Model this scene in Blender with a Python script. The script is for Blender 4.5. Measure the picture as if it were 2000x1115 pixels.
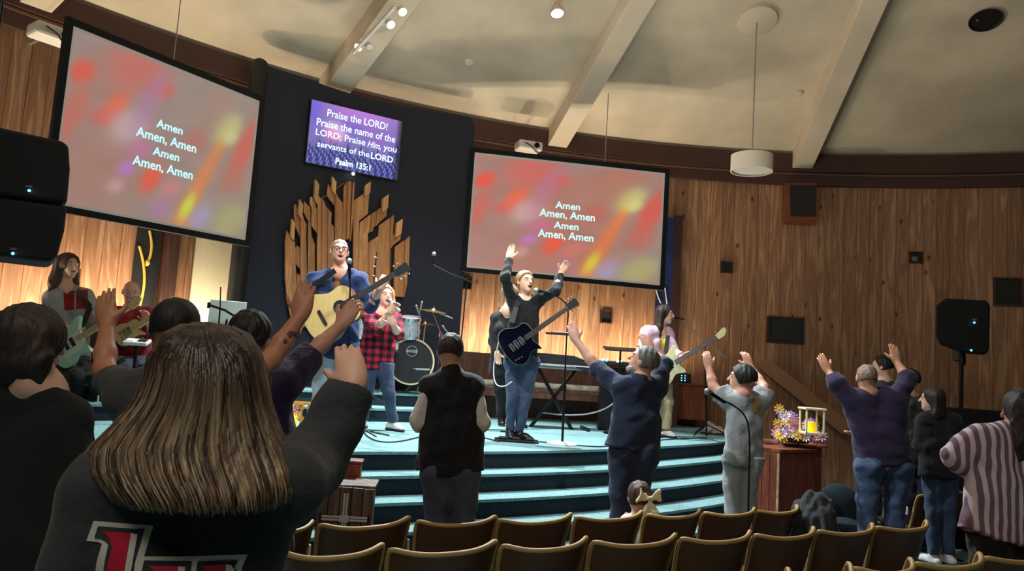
import bpy, bmesh, math, random
import numpy as np
from math import sin, cos, pi, radians, sqrt, atan2, hypot, degrees
from mathutils import Vector, Matrix
random.seed(7); rng = np.random.default_rng(7)
for o in list(bpy.data.objects): bpy.data.objects.remove(o)
SC = bpy.context.scene; COL = SC.collection

# ------------------------------------------------------------------ camera
FPX = 1500.0; PITCH = radians(6.0); ROLL = radians(3.8); CAM = np.array([0., 0., 1.6])
_r0 = np.array([1., 0, 0]); _u0 = np.array([0, -sin(PITCH), cos(PITCH)]); FW = np.array([0, cos(PITCH), sin(PITCH)])
RT = _r0*cos(ROLL) + _u0*sin(ROLL); UP = _u0*cos(ROLL) - _r0*sin(ROLL)
cd = bpy.data.cameras.new('camera'); cam = bpy.data.objects.new('camera', cd); COL.objects.link(cam)
cd.sensor_width = 36; cd.lens = 36*FPX/2000; cd.clip_start = 0.05; cd.clip_end = 100
cam.matrix_world = Matrix(((RT[0], UP[0], -FW[0], CAM[0]), (RT[1], UP[1], -FW[1], CAM[1]), (RT[2], UP[2], -FW[2], CAM[2]), (0, 0, 0, 1)))
SC.camera = cam
SC.view_settings.view_transform = 'Standard'; SC.view_settings.look = 'None'
SC.view_settings.gamma = 1; SC.view_settings.use_curve_mapping = False; SC.view_settings.exposure = 0.0

# ------------------------------------------------------------------ world + lights
w = bpy.data.worlds.new('world'); SC.world = w; w.use_nodes = True
w.node_tree.nodes['Background'].inputs[0].default_value = (0.5, 0.45, 0.42, 1)
w.node_tree.nodes['Background'].inputs[1].default_value = 0.02

def light(name, kind, loc, energy, color, target=None, size=0.1, spot=60, blend=0.4, sizey=None):
    d = bpy.data.lights.new(name, kind); d.energy = energy; d.color = color
    if kind == 'AREA':
        d.size = size
        if sizey: d.shape = 'RECTANGLE'; d.size_y = sizey
    else: d.shadow_soft_size = size
    if kind == 'SPOT': d.spot_size = radians(spot); d.spot_blend = blend
    o = bpy.data.objects.new(name, d); COL.objects.link(o); o.location = loc
    if target is not None:
        o.rotation_euler = (Vector(target)-Vector(loc)).to_track_quat('-Z', 'Y').to_euler()
    return o
CX, CY, RW = 3.2, 1.2, 10.6
def cyl(th, r=RW, z=0.0):
    t = radians(th); return np.array([CX+r*sin(t), CY+r*cos(t), z])
COOL = (0.86, 0.95, 1.0); WARM = (1.0, 0.82, 0.57)
# stage spots hung below the ceiling
light('stage_spot', 'SPOT', (0.25, 8.6, 5.75), 2100, COOL, (0.3, 7.2, 0.9), 0.05, 84, 0.5)
light('stage_spot', 'SPOT', (-1.6, 8.3, 5.3), 1100, COOL, (-1.3, 6.9, 0.9), 0.05, 75, 0.6)
light('stage_spot', 'SPOT', (-2.2, 4.6, 6.0), 900, COOL, (0.6, 7.4, 0.9), 0.06, 55, 0.6)
light('stage_spot', 'SPOT', (0.6, 3.6, 6.2), 700, COOL, (-0.4, 8.0, 1.8), 0.08, 48, 0.6)
# warm cove lamps behind the ledge, washing planks and ceiling
for th, e in ((-61, 16), (-54, 18), (-49.5, 20), (-45.5, 16), (-41, 15), (-20.5, 15), (-16.4, 13), (-12.4, 14), (-8.5, 14), (-5.4, 7)):
    p = cyl(th, RW-0.42, 1.70)
    light('cove_lamp', 'AREA', p, e, WARM, cyl(th, RW-0.12, 2.9), 0.55, sizey=0.12)
for th, e, tt in ((-57, 90, -50), (-44.5, 110, -40), (-20.6, 110, -24), (-12.0, 80, -12), (-4.6, 60, 2)):
    light('cove_uplight', 'SPOT', cyl(th, RW-0.40, 1.72), e, (1.0, 0.86, 0.66), cyl(tt, RW-4.2, 6.6), 0.03, 115, 0.5)
# dim house light over the seats, then added ceiling fills
light('house_light', 'AREA', (-0.8, -0.6, 5.2), 90, (1.0, 0.90, 0.78), (0.0, 3.0, 0), 2.5)
light('ceiling_fill', 'AREA', (0.3, 5.0, 3.9), 78, (1.0, 0.88, 0.70), (0.5, 8.5, 6.5), 2.5)  # unseen area fill, added only to brighten the ceiling
light('ceiling_fill', 'AREA', (4.2, 4.2, 3.9), 14, (1.0, 0.86, 0.72), (4.6, 8.5, 6.2), 2.5)  # weaker added fill for the right part of the ceiling
light('stage_spot', 'SPOT', (0.4, 4.4, 6.4), 420, COOL, (2.9, 7.2, 1.1), 0.05, 26, 0.5)

# ------------------------------------------------------------------ helpers
def nrm(v): v = np.asarray(v, float); return v/np.linalg.norm(v)
def ray(px, py): return RT*(px-1000)/FPX + UP*(557.5-py)/FPX + FW
def P(px, py, Y): d = ray(px, py); return CAM + d*((Y-CAM[1])/d[1])
def PZ(px, py, z): d = ray(px, py); return CAM + d*((z-CAM[2])/d[2])
def PPL(px, py, pt, n): d = ray(px, py); return CAM + d*(np.dot(np.asarray(pt)-CAM, n)/np.dot(d, n))
def PC(px, py, r):
    d = ray(px, py); a = d[0]**2+d[1]**2; b = -2*(d[0]*CX+d[1]*CY); c = CX*CX+CY*CY-r*r
    return CAM + d*((-b+sqrt(b*b-4*a*c))/(2*a))
def thz(q): return degrees(atan2(q[0]-CX, q[1]-CY)), q[2]
def lin(c):
    c = [v/255.0 for v in c]; return tuple(v/12.92 if v <= 0.04045 else ((v+0.055)/1.055)**2.4 for v in c)

MATS = {}
def mat(name, rgb, rough=0.6, metal=0.0, var=0.0, scale=8.0, bump=0.0, bscale=60.0, emit=0.0, stretch=None, sheen=0.0, alpha=1.0, trans=0.0, coat=0.0, coords='Object'):
    if name in MATS: return MATS[name]
    m = bpy.data.materials.new(name); m.use_nodes = True; N = m.node_tree.nodes; L = m.node_tree.links
    b = N['Principled BSDF']; c = lin(rgb); b.inputs['Base Color'].default_value = (*c, 1)
    b.inputs['Roughness'].default_value = rough; b.inputs['Metallic'].default_value = metal
    if sheen: b.inputs['Sheen Weight'].default_value = sheen
    if coat: b.inputs['Coat Weight'].default_value = coat
    if trans: b.inputs['Transmission Weight'].default_value = trans
    if alpha < 1: b.inputs['Alpha'].default_value = alpha
    if emit: b.inputs['Emission Color'].default_value = (*c, 1); b.inputs['Emission Strength'].default_value = emit
    if var or bump:
        tc = N.new('ShaderNodeTexCoord'); mp = N.new('ShaderNodeMapping'); L.new(tc.outputs[coords], mp.inputs[0])
        if stretch: mp.inputs['Scale'].default_value = stretch
    if var:
        n = N.new('ShaderNodeTexNoise'); n.inputs['Scale'].default_value = scale; n.inputs['Detail'].default_value = 6
        L.new(mp.outputs[0], n.inputs['Vector'])
        r = N.new('ShaderNodeMapRange'); r.inputs[1].default_value = 0.3; r.inputs[2].default_value = 0.7
        r.inputs[3].default_value = 1-var; r.inputs[4].default_value = 1+var; L.new(n.outputs['Fac'], r.inputs[0])
        mx = N.new('ShaderNodeVectorMath'); mx.operation = 'SCALE'; mx.inputs[0].default_value = c
        L.new(r.outputs[0], mx.inputs['Scale']); L.new(mx.outputs[0], b.inputs['Base Color'])
    if bump:
        n2 = N.new('ShaderNodeTexNoise'); n2.inputs['Scale'].default_value = bscale; n2.inputs['Detail'].default_value = 4
        L.new(mp.outputs[0], n2.inputs['Vector'])
        bp = N.new('ShaderNodeBump'); bp.inputs['Strength'].default_value = bump; bp.inputs['Distance'].default_value = 0.01
        L.new(n2.outputs['Fac'], bp.inputs['Height']); L.new(bp.outputs[0], b.inputs['Normal'])
    MATS[name] = m; return m

def wood_mat(name, c1, c2, knot, rough=0.55, grain=1.0, knots=True):
    m = bpy.data.materials.new(name); m.use_nodes = True; N = m.node_tree.nodes; L = m.node_tree.links; b = N['Principled BSDF']
    b.inputs['Roughness'].default_value = rough
    tc = N.new('ShaderNodeTexCoord'); oi = N.new('ShaderNodeObjectInfo')
    ad = N.new('ShaderNodeVectorMath'); ad.operation = 'MULTIPLY_ADD'
    cmb = N.new('ShaderNodeCombineXYZ')
    for i in range(3): L.new(oi.outputs['Random'], cmb.inputs[i])
    ad.inputs[1].default_value = (37, 61, 83); L.new(cmb.outputs[0], ad.inputs[0]); L.new(tc.outputs['Object'], ad.inputs[2])
    mp = N.new('ShaderNodeMapping'); mp.inputs['Scale'].default_value = (1, 1, 0.09); L.new(ad.outputs[0], mp.inputs[0])
    n = N.new('ShaderNodeTexNoise'); n.inputs['Scale'].default_value = 9*grain; n.inputs['Detail'].default_value = 5; n.inputs['Distortion'].default_value = 1.2
    L.new(mp.outputs[0], n.inputs['Vector'])
    ms = N.new('ShaderNodeMath'); ms.operation = 'MULTIPLY'; ms.inputs[1].default_value = 16; L.new(n.outputs['Fac'], ms.inputs[0])
    sn_ = N.new('ShaderNodeMath'); sn_.operation = 'SINE'; L.new(ms.outputs[0], sn_.inputs[0])
    mr = N.new('ShaderNodeMapRange'); mr.inputs[1].default_value = -1; L.new(sn_.outputs[0], mr.inputs[0])
    mx = N.new('ShaderNodeMix'); mx.data_type = 'RGBA'; mx.inputs[6].default_value = (*lin(c1), 1); mx.inputs[7].default_value = (*lin(c2), 1)
    L.new(mr.outputs[0], mx.inputs[0]); last = mx.outputs[2]
    if knots:
        mk = N.new('ShaderNodeMapping'); mk.inputs['Scale'].default_value = (1, 0.3, 0.55); L.new(ad.outputs[0], mk.inputs[0])
        v = N.new('ShaderNodeTexVoronoi'); v.inputs['Scale'].default_value = 4.2; L.new(mk.outputs[0], v.inputs['Vector'])
        kr = N.new('ShaderNodeMapRange'); kr.inputs[1].default_value = 0.05; kr.inputs[2].default_value = 0.13; kr.inputs[3].default_value = 1; kr.inputs[4].default_value = 0
        L.new(v.outputs['Distance'], kr.inputs[0])
        mx2 = N.new('ShaderNodeMix'); mx2.data_type = 'RGBA'; mx2.inputs[7].default_value = (*lin(knot), 1)
        L.new(last, mx2.inputs[6]); L.new(kr.outputs[0], mx2.inputs[0]); last = mx2.outputs[2]
    br = N.new('ShaderNodeMapRange'); br.inputs[3].default_value = 0.78; br.inputs[4].default_value = 1.15; L.new(oi.outputs['Random'], br.inputs[0])
    sc = N.new('ShaderNodeVectorMath'); sc.operation = 'SCALE'; L.new(last, sc.inputs[0]); L.new(br.outputs[0], sc.inputs['Scale'])
    L.new(sc.outputs[0], b.inputs['Base Color'])
    bp = N.new('ShaderNodeBump'); bp.inputs['Strength'].default_value = 0.25; bp.inputs['Distance'].default_value = 0.004
    L.new(mr.outputs[0], bp.inputs['Height']); L.new(bp.outputs[0], b.inputs['Normal'])
    MATS[name] = m; return m

def attr_emit(name, strength=1.0):
    m = bpy.data.materials.new(name); m.use_nodes = True; N = m.node_tree.nodes; L = m.node_tree.links; b = N['Principled BSDF']
    a = N.new('ShaderNodeAttribute'); a.attribute_name = 'Col'
    b.inputs['Base Color'].default_value = (0.02, 0.02, 0.02, 1); b.inputs['Roughness'].default_value = 0.5
    L.new(a.outputs['Color'], b.inputs['Emission Color']); b.inputs['Emission Strength'].default_value = strength
    return m

WL = {}
def tag(o, label=None, cat=None, group=None, kind=None):
    if label: o['label'] = label
    if cat: o['category'] = cat
    if group: o['group'] = group
    if kind: o['kind'] = kind
    return o
def thing(name, label, cat, loc=(0, 0, 0), group=None):
    o = bpy.data.objects.new(name, None); COL.objects.link(o); o.location = loc; o.empty_display_size = 0.1
    WL[o.name] = np.array(loc, float); return tag(o, label, cat, group)

class M:
    def __init__(s): s.v = []; s.f = []; s.m = []; s.n = 0; s.cur = 0
    def add(s, vs, fs):
        s.v.append(np.asarray(vs, float).reshape(-1, 3)); n = s.n
        for f in fs: s.f.append([i+n for i in f]); s.m.append(s.cur)
        s.n += len(s.v[-1]); return s
    def mi(s, i): s.cur = i; return s
    def box(s, c, size, ax=None, bev=0.0):
        c = np.asarray(c, float); h = np.asarray(size, float)/2
        A = np.eye(3) if ax is None else np.array([nrm(a) for a in ax])
        if bev <= 0:
            vs = [c + (sx*h[0])*A[0]+(sy*h[1])*A[1]+(sz*h[2])*A[2] for sz in (-1, 1) for sy in (-1, 1) for sx in (-1, 1)]
            return s.add(vs, [(0, 2, 3, 1), (4, 5, 7, 6), (0, 1, 5, 4), (2, 6, 7, 3), (0, 4, 6, 2), (1, 3, 7, 5)])
        bm = bmesh.new(); bmesh.ops.create_cube(bm, size=1)
        for v in bm.verts: v.co = Vector((v.co.x*h[0]*2, v.co.y*h[1]*2, v.co.z*h[2]*2))
        bmesh.ops.bevel(bm, geom=list(bm.edges), offset=min(bev, min(h)*0.9), segments=2, affect='EDGES', profile=0.5)
        bm.verts.ensure_lookup_table()
        vs = [c+v.co.x*A[0]+v.co.y*A[1]+v.co.z*A[2] for v in bm.verts]; fs = [[v.index for v in f.verts] for f in bm.faces]
        bm.free(); return s.add(vs, fs)
    def tube(s, pts, r, n=10, cap=True):
        pts = [np.asarray(p, float) for p in pts]; rs = r if hasattr(r, '__len__') else [r]*len(pts)
        k = len(pts); vs = []; prev = None
        for i in range(k):
            t = nrm(pts[min(i+1, k-1)]-pts[max(i-1, 0)])
            if prev is None: a = np.array([0, 0, 1.]) if abs(t[2]) < 0.9 else np.array([1., 0, 0])
            else: a = prev
            u = nrm(a-t*np.dot(a, t)); prev = u; v = np.cross(t, u)
            for j in range(n):
                q = 2*pi*j/n; vs.append(pts[i]+rs[i]*(cos(q)*u+sin(q)*v))
        fs = [(i*n+j, i*n+(j+1) % n, (i+1)*n+(j+1) % n, (i+1)*n+j) for i in range(k-1) for j in range(n)]
        if cap: fs += [tuple(range(n))[::-1], tuple((k-1)*n+j for j in range(n))]
        return s.add(vs, fs)
    def lathe(s, c, axis, prof, n=24, cap=True):
        c = np.asarray(c, float); ax = nrm(axis); return s.tube2([c+ax*h for h, r in prof], [max(r, 1e-4) for h, r in prof], ax, n, cap)
    def tube2(s, pts, rs, ax, n, cap):
        a = np.array([0, 0, 1.]) if abs(ax[2]) < 0.9 else np.array([1., 0, 0])
        u = nrm(a-ax*np.dot(a, ax)); v = np.cross(ax, u); k = len(pts)
        vs = [pts[i]+rs[i]*(cos(2*pi*j/n)*u+sin(2*pi*j/n)*v) for i in range(k) for j in range(n)]
        fs = [(i*n+j, i*n+(j+1) % n, (i+1)*n+(j+1) % n, (i+1)*n+j) for i in range(k-1) for j in range(n)]
        if cap: fs += [tuple(range(n))[::-1], tuple((k-1)*n+j for j in range(n))]
        return s.add(vs, fs)
    def sph(s, c, r, n=12, ax=None):
        c = np.asarray(c, float); r = np.array([r]*3 if not hasattr(r, '__len__') else r, float)
        A = np.eye(3) if ax is None else np.array([nrm(a) for a in ax]); m = max(4, n//2)
        vs = []
        for i in range(m+1):
            p = pi*i/m
            for j in range(n):
                q = 2*pi*j/n; l = np.array([sin(p)*cos(q), sin(p)*sin(q), cos(p)])*r; vs.append(c+l@A)
        fs = [(i*n+j, (i+1)*n+j, (i+1)*n+(j+1) % n, i*n+(j+1) % n) for i in range(m) for j in range(n)]
        return s.add(vs, fs)
    def prism(s, pts, o, x, y, z, t0=0.0, t1=0.01):
        o = np.asarray(o, float); n = len(pts)
        vs = [o+p[0]*x+p[1]*y+t0*z for p in pts]+[o+p[0]*x+p[1]*y+t1*z for p in pts]
        fs = [tuple(range(n))[::-1], tuple(range(n, 2*n))]+[(i, (i+1) % n, n+(i+1) % n, n+i) for i in range(n)]
        return s.add(vs, fs)
    def rod(s, a, b, w, h, up=(0, 0, 1)):
        a = np.asarray(a, float); b = np.asarray(b, float); d = nrm(b-a); u = np.asarray(up, float)
        if abs(np.dot(d, nrm(u))) > .98: u = np.array([1., 0, 0])
        u = nrm(u-d*np.dot(u, d)); x = np.cross(d, u); return s.box((a+b)/2, (np.linalg.norm(b-a), w, h), (d, x, u))
    def build(s, name, ms, parent=None, smooth=False, recalc=True):
        me = bpy.data.meshes.new(name); V = np.concatenate(s.v) if s.v else np.zeros((0, 3))
        off = WL[parent.name] if parent is not None else np.zeros(3)
        me.from_pydata((V-off).tolist(), [], s.f)
        if not isinstance(ms, (list, tuple)): ms = [ms]
        for m in ms: me.materials.append(m)
        me.polygons.foreach_set('material_index', s.m)
        if recalc:
            bm = bmesh.new(); bm.from_mesh(me); bmesh.ops.recalc_face_normals(bm, faces=bm.faces); bm.to_mesh(me); bm.free()
        if smooth:
            me.polygons.foreach_set('use_smooth', [True]*len(me.polygons))
            if smooth != 'all': me.set_sharp_from_angle(angle=radians(38))
        o = bpy.data.objects.new(name, me); COL.objects.link(o)
        if parent is not None: o.parent = parent
        WL[o.name] = off.copy(); me.update(); return o
def children(o): return [c for c in bpy.data.objects if c.parent == o]
def copy_tree(o, parent=None):
    c = o.copy(); COL.objects.link(c); c.parent = parent; WL[c.name] = WL[o.name].copy()
    for ch in children(o): copy_tree(ch, c)
    return c
def struct(o): o['kind'] = 'structure'; return o
def smoothpoly(p, it=2, closed=False):
    p = [np.asarray(q, float) for q in p]
    for _ in range(it):
        n = len(p); out = [] if closed else [p[0]]
        for i in range(n if closed else n-1):
            a, b = p[i], p[(i+1) % n]; out += [a*.75+b*.25, a*.25+b*.75]
        if not closed: out.append(p[-1])
        p = out
    return p

# ------------------------------------------------------------------ materials
PLANK = wood_mat('plank_pine', (184, 142, 108), (146, 104, 76), (70, 44, 28))
SLAT = wood_mat('slat_oak', (206, 146, 92), (176, 118, 70), (80, 45, 20), knots=False, grain=1.6)
SLATL = wood_mat('slat_light', (232, 180, 122), (208, 152, 96), (80, 45, 20), knots=False, grain=1.6)
DKWOOD = wood_mat('dark_wood', (72, 42, 30), (52, 29, 21), (30, 16, 10), knots=False)
CABW = wood_mat('cabinet_wood', (142, 74, 44), (112, 54, 32), (60, 30, 16), knots=False, grain=2)
LWOOD = wood_mat('ledge_wood', (104, 66, 44), (80, 48, 32), (30, 16, 10), knots=False)
BARN = wood_mat('barn_wood', (138, 116, 96), (88, 70, 56), (30, 20, 15), grain=1.5)
PLASTER = mat('ceiling_plaster', (200, 186, 164), 0.95, var=0.16, scale=1.3, bump=0.5, bscale=55)
BEAMW = mat('beam_paint', (205, 190, 168), 0.8, var=0.05, scale=3)
FASC = mat('fascia_brown', (70, 44, 36), 0.7, var=0.12, scale=2)
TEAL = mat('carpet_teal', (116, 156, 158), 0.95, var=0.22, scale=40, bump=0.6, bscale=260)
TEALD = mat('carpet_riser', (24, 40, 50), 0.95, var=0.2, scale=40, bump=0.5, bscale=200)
BLK = mat('black_paint', (20, 20, 22), 0.55)
PANEL = mat('panel_fabric', (28, 32, 46), 0.75, var=0.12, scale=2)
BLKM = mat('black_metal', (22, 22, 24), 0.35, 0.4)
CHROME = mat('chrome', (215, 215, 218), 0.18, 1.0)
SILV = mat('silver_grey', (150, 152, 155), 0.4, 0.6)
WHT = mat('white_plastic', (216, 212, 205), 0.5)
GRILL = mat('speaker_grill', (14, 14, 16), 0.6, bump=0.4, bscale=500)
RUBB = mat('rubber', (12, 12, 12), 0.7)
LEDB = mat('led_blue', (90, 200, 255), 0.4, emit=4)
LAMPW = mat('lamp_white', (235, 245, 255), 0.4, emit=14)
LAMPY = mat('lamp_warm', (255, 232, 190), 0.4, emit=8)
CLOTHW = mat('cloth_white', (205, 196, 168), 0.9, var=0.05, scale=5, bump=0.3, bscale=120)
BLKC = mat('black_cloth', (16, 16, 20), 0.85, bump=0.4, bscale=40)
# ================================================================== the setting
# floor
fm = M(); n = 96
fm.add([cyl(360*i/n, RW+0.1, 0.05) for i in range(n)]+[cyl(360*i/n, RW+0.1, -0.1) for i in range(n)], [tuple(range(n)), tuple(range(n, 2*n))])
struct(fm.build('floor', TEAL))
# backing wall (full circle) and planks
wb = M(); zs = (0.05, 5.3)
wb.add([cyl(360*i/n, r, z) for z in zs for r in (RW, RW+0.1) for i in range(n)],
       [(i, (i+1) % n, 2*n+(i+1) % n, 2*n+i) for i in range(n)]+[(n+i, n+(i+1) % n, 3*n+(i+1) % n, 3*n+i) for i in range(n)])
WALL = struct(wb.build('wall_back', DKWOOD, recalc=False))
NICHES = [(-21.7, -20.6, 2.66, 2.84), (-10.35, -9.25, 2.34, 2.54), (-0.35, 0.75, 3.25, 3.43), (15.1, 16.1, 3.53, 3.71), (4.3, 6.6, 2.22, 2.63), (21.3, 23.4, 2.93, 3.35), (-48.9, -47.9, 2.02, 2.34)]
pmesh = {}
def plank(th, z0, z1):
    key = (round(z0, 3), round(z1, 3))
    if key not in pmesh:
        m = M(); wd = 0.183/2
        prof = [(-wd, 0.0), (-wd, -0.024), (-wd+0.007, -0.03), (wd-0.007, -0.03), (wd, -0.024), (wd, 0.0)]
        vs = [(x, y, z) for z in (0, z1-z0) for x, y in prof]
        m.add(vs, [(0, 1, 2, 3, 4, 5)[::-1], (6, 7, 8, 9, 10, 11)]+[(i, i+1, i+7, i+6) for i in range(5)])
        pmesh[key] = m.build('plank', PLANK, WALL); o = pmesh[key]
    else:
        o = pmesh[key].copy(); COL.objects.link(o)
    o.location = cyl(th, RW-0.004+random.uniform(-.003, .003), z0); o.rotation_euler = (0, 0, -radians(th))
for th in range(-66, 42):
    c = th+0.5; zc = [0.1]
    cuts = sorted([(a, b) for t0, t1, a, b in NICHES if t0 < c < t1]) if any(t0 < c < t1 for t0, t1, _, _ in NICHES) else []
    z = 0.1
    for a, b in cuts: plank(c, z, a); z = b
    plank(c, z, 4.72)
# fascia bands
def band(name, r0, r1, z0, z1, m, t0=-80, t1=60, k=110):
    b = M(); ts = [t0+(t1-t0)*i/k for i in range(k+1)]
    vs = []
    for t in ts: vs += [cyl(t, r0, z0), cyl(t, r0, z1), cyl(t, r1, z1), cyl(t, r1, z0)]
    fs = []
    for i in range(k):
        for a in range(4): fs.append((4*i+a, 4*i+(a+1) % 4, 4*(i+1)+(a+1) % 4, 4*(i+1)+a))
    fs += [(0, 1, 2, 3), tuple(4*k+j for j in (3, 2, 1, 0))]
    b.add(vs, fs); return b.build(name, m)
struct(band('trim_1', RW-0.16, RW, 4.88, 5.16, FASC))
struct(band('trim_2', RW-0.10, RW, 4.68, 4.89, FASC))
struct(band('trim_3', RW-0.12, RW-0.1, 4.84, 4.868, mat('fascia_lip', (112, 78, 60), 0.6)))
# ceiling: oblique cone up to a raised hub
APEX = np.array([3.2, 2.0, 8.75])
def ceil_pt(th, k, dz=0.0): a = cyl(th, RW, 5.15); q = a+(APEX-a)*k; q[2] += dz; return q
cm = M(); nn = 160; ks = (0, 0.2, 0.4, 0.6, 0.8, 0.93)
vs = [ceil_pt(360*i/nn, k) for k in ks for i in range(nn)]+[ceil_pt(360*i/nn, k, 0.12) for k in (0, 0.93) for i in range(nn)]
fs = [(a*nn+i, a*nn+(i+1) % nn, (a+1)*nn+(i+1) % nn, (a+1)*nn+i) for a in range(len(ks)-1) for i in range(nn)]
fs += [tuple(5*nn+i for i in range(nn)), tuple(7*nn+i for i in range(nn))]
fs += [(6*nn+i, 6*nn+(i+1) % nn, 7*nn+(i+1) % nn, 7*nn+i) for i in range(nn)]
cm.add(vs, fs); struct(cm.build('ceiling', PLASTER, smooth=True))
for th, wdt in ((-71.5, .3), (-52.4, .3), (-33.6, .34), (-14.75, .3), (6.36, .3), (26.5, .3), (47, .3), (67, .3)):
    a = ceil_pt(th, -0.002, -0.02); b = ceil_pt(th, 0.92, -0.02); d = nrm(b-a); a = a+d*0.02
    s_ = nrm(np.cross(d, (0, 0, 1))); u_ = np.cross(s_, d)
    bm_ = M(); bm_.box((a+b)/2-u_*0.11, (np.linalg.norm(b-a), wdt, 0.26), (d, s_, u_), bev=0.008)
    tag(bm_.build('ceiling_beam', BEAMW), kind='structure')

# stage platform with curved carpeted steps
front = [(-6.4, 4.9), (-4.6, 4.75), (-3.2, 4.95), (-2.1, 5.25), (-1.07, 5.86), (0.09, 6.56), (1.07, 7.36), (1.9, 8.25), (2.51, 8.95), (2.95, 9.7), (3.15, 10.6), (3.2, 11.9)]
fc = smoothpoly(front, 2)
def offs(p, d):
    out = []
    for i in range(len(p)):
        t = nrm(p[min(i+1, len(p)-1)]-p[max(i-1, 0)]); nrml = np.array([t[1], -t[0]]); out.append(p[i]+nrml*d)
    return out
def slab(m, p, z0, z1, back=True, zt=None):
    n = len(p); q = [np.array([x, y]) for x, y in p]
    if back: q += [np.array([x, 11.95]) for x in (3.0,)]+[np.array([-6.6, 7.5])]
    k = len(q)
    m.add([(a[0], a[1], z1) for a in q], [tuple(range(k))])
def steps(name_t, levels, curve, closeback, zfloor):
    st = []
    for i, (z1, off, z0) in enumerate(levels):
        c = offs(curve, off); k = len(c)
        inner = closeback if i == 0 else offs(curve, levels[i-1][1]-0.02)[::-1]
        t = M(); q = list(c)+list(inner)
        # carpet nosing: top + 3 cm lip
        t.mi(0).add([(a[0], a[1], z1) for a in q], [tuple(range(len(q)))])
        t.mi(0).add([(a[0], a[1], z1) for a in c]+[(a[0], a[1], z1-0.022) for a in c], [(j, j+1, k+j+1, k+j) for j in range(k-1)])
        c2 = offs(curve, off-0.02)
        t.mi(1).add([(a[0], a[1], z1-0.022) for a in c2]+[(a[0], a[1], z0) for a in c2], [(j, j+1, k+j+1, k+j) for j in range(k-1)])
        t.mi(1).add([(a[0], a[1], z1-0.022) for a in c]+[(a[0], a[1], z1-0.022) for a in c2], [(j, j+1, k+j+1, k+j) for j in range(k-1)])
        st.append((t, i))
    return st
back = [np.array(cyl(t, RW-0.02)[:2]) for t in range(0, -72, -4)]+[np.array([-6.9, 4.6])]
lev = [(0.89, 0.0, 0.74), (0.748, 0.26, 0.60), (0.606, 0.52, 0.46), (0.464, 0.78, 0.32), (0.322, 1.0, 0.05)]
stage = None
for t, i in steps('step', lev, fc, back, 0.05):
    if i == 0: stage = struct(t.build('stage_platform', [TEAL, TEALD], recalc=False)); continue
    o = t.build('step', [TEAL, TEALD], stage, recalc=False)
# drum riser: two concentric carpeted steps below the dark panel
def arcs(r, t0, t1, k=24): return [cyl(t0+(t1-t0)*i/k, r)[:2] for i in range(k+1)]
dr = None
for i, (r, t0, t1, z0, z1) in enumerate(((8.75, -66, -24.5, 0.89, 1.04), (9.2, -66, -25.5, 1.04, 1.19))):
    a = arcs(r, t0, t1); b = arcs(RW-0.3, t0, t1+1)[::-1]; q = a+b; k = len(q); m = M()
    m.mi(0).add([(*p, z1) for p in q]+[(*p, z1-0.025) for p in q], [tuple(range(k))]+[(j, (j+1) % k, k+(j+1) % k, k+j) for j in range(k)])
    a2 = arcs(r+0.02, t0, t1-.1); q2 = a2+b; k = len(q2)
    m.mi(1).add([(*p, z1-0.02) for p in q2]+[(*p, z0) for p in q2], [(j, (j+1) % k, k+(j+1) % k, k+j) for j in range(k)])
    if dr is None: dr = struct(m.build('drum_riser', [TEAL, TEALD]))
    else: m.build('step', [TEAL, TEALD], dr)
# wainscot ledge hiding the cove lamps
for nm, t0, t1 in (('cove_ledge', -23.5, -4.0), ('cove_ledge', -66, -37.5)):
    b = M(); k = 40
    prof = [(RW-0.60, 0.9), (RW-0.60, 1.72), (RW-0.57, 1.76), (RW-0.54, 1.76), (RW-0.54, 0.9)]
    ts = [t0+(t1-t0)*i/k for i in range(k+1)]; vs = [cyl(t, r, z) for t in ts for r, z in prof]; p_ = len(prof)
    b.add(vs, [(i*p_+a, i*p_+(a+1) % p_, (i+1)*p_+(a+1) % p_, (i+1)*p_+a) for i in range(k) for a in range(p_)]+[tuple(range(p_)), tuple(k*p_+a for a in range(p_))])
    lg = struct(b.build(nm, LWOOD))
    lamps = (-20.5, -16.4, -12.4, -8.5, -5.4) if t0 > -30 else (-61, -54, -49.5, -45.5, -41)
    for th in lamps:
        l = M(); l.box(cyl(th, RW-0.45, 1.66), (0.30, 0.05, 0.02), (cyl(th+90, 1)-cyl(0, 0), cyl(th, 1)-cyl(0, 0), (0, 0, 1)))
        l.build('lamp_tube', LAMPY, lg)

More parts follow.
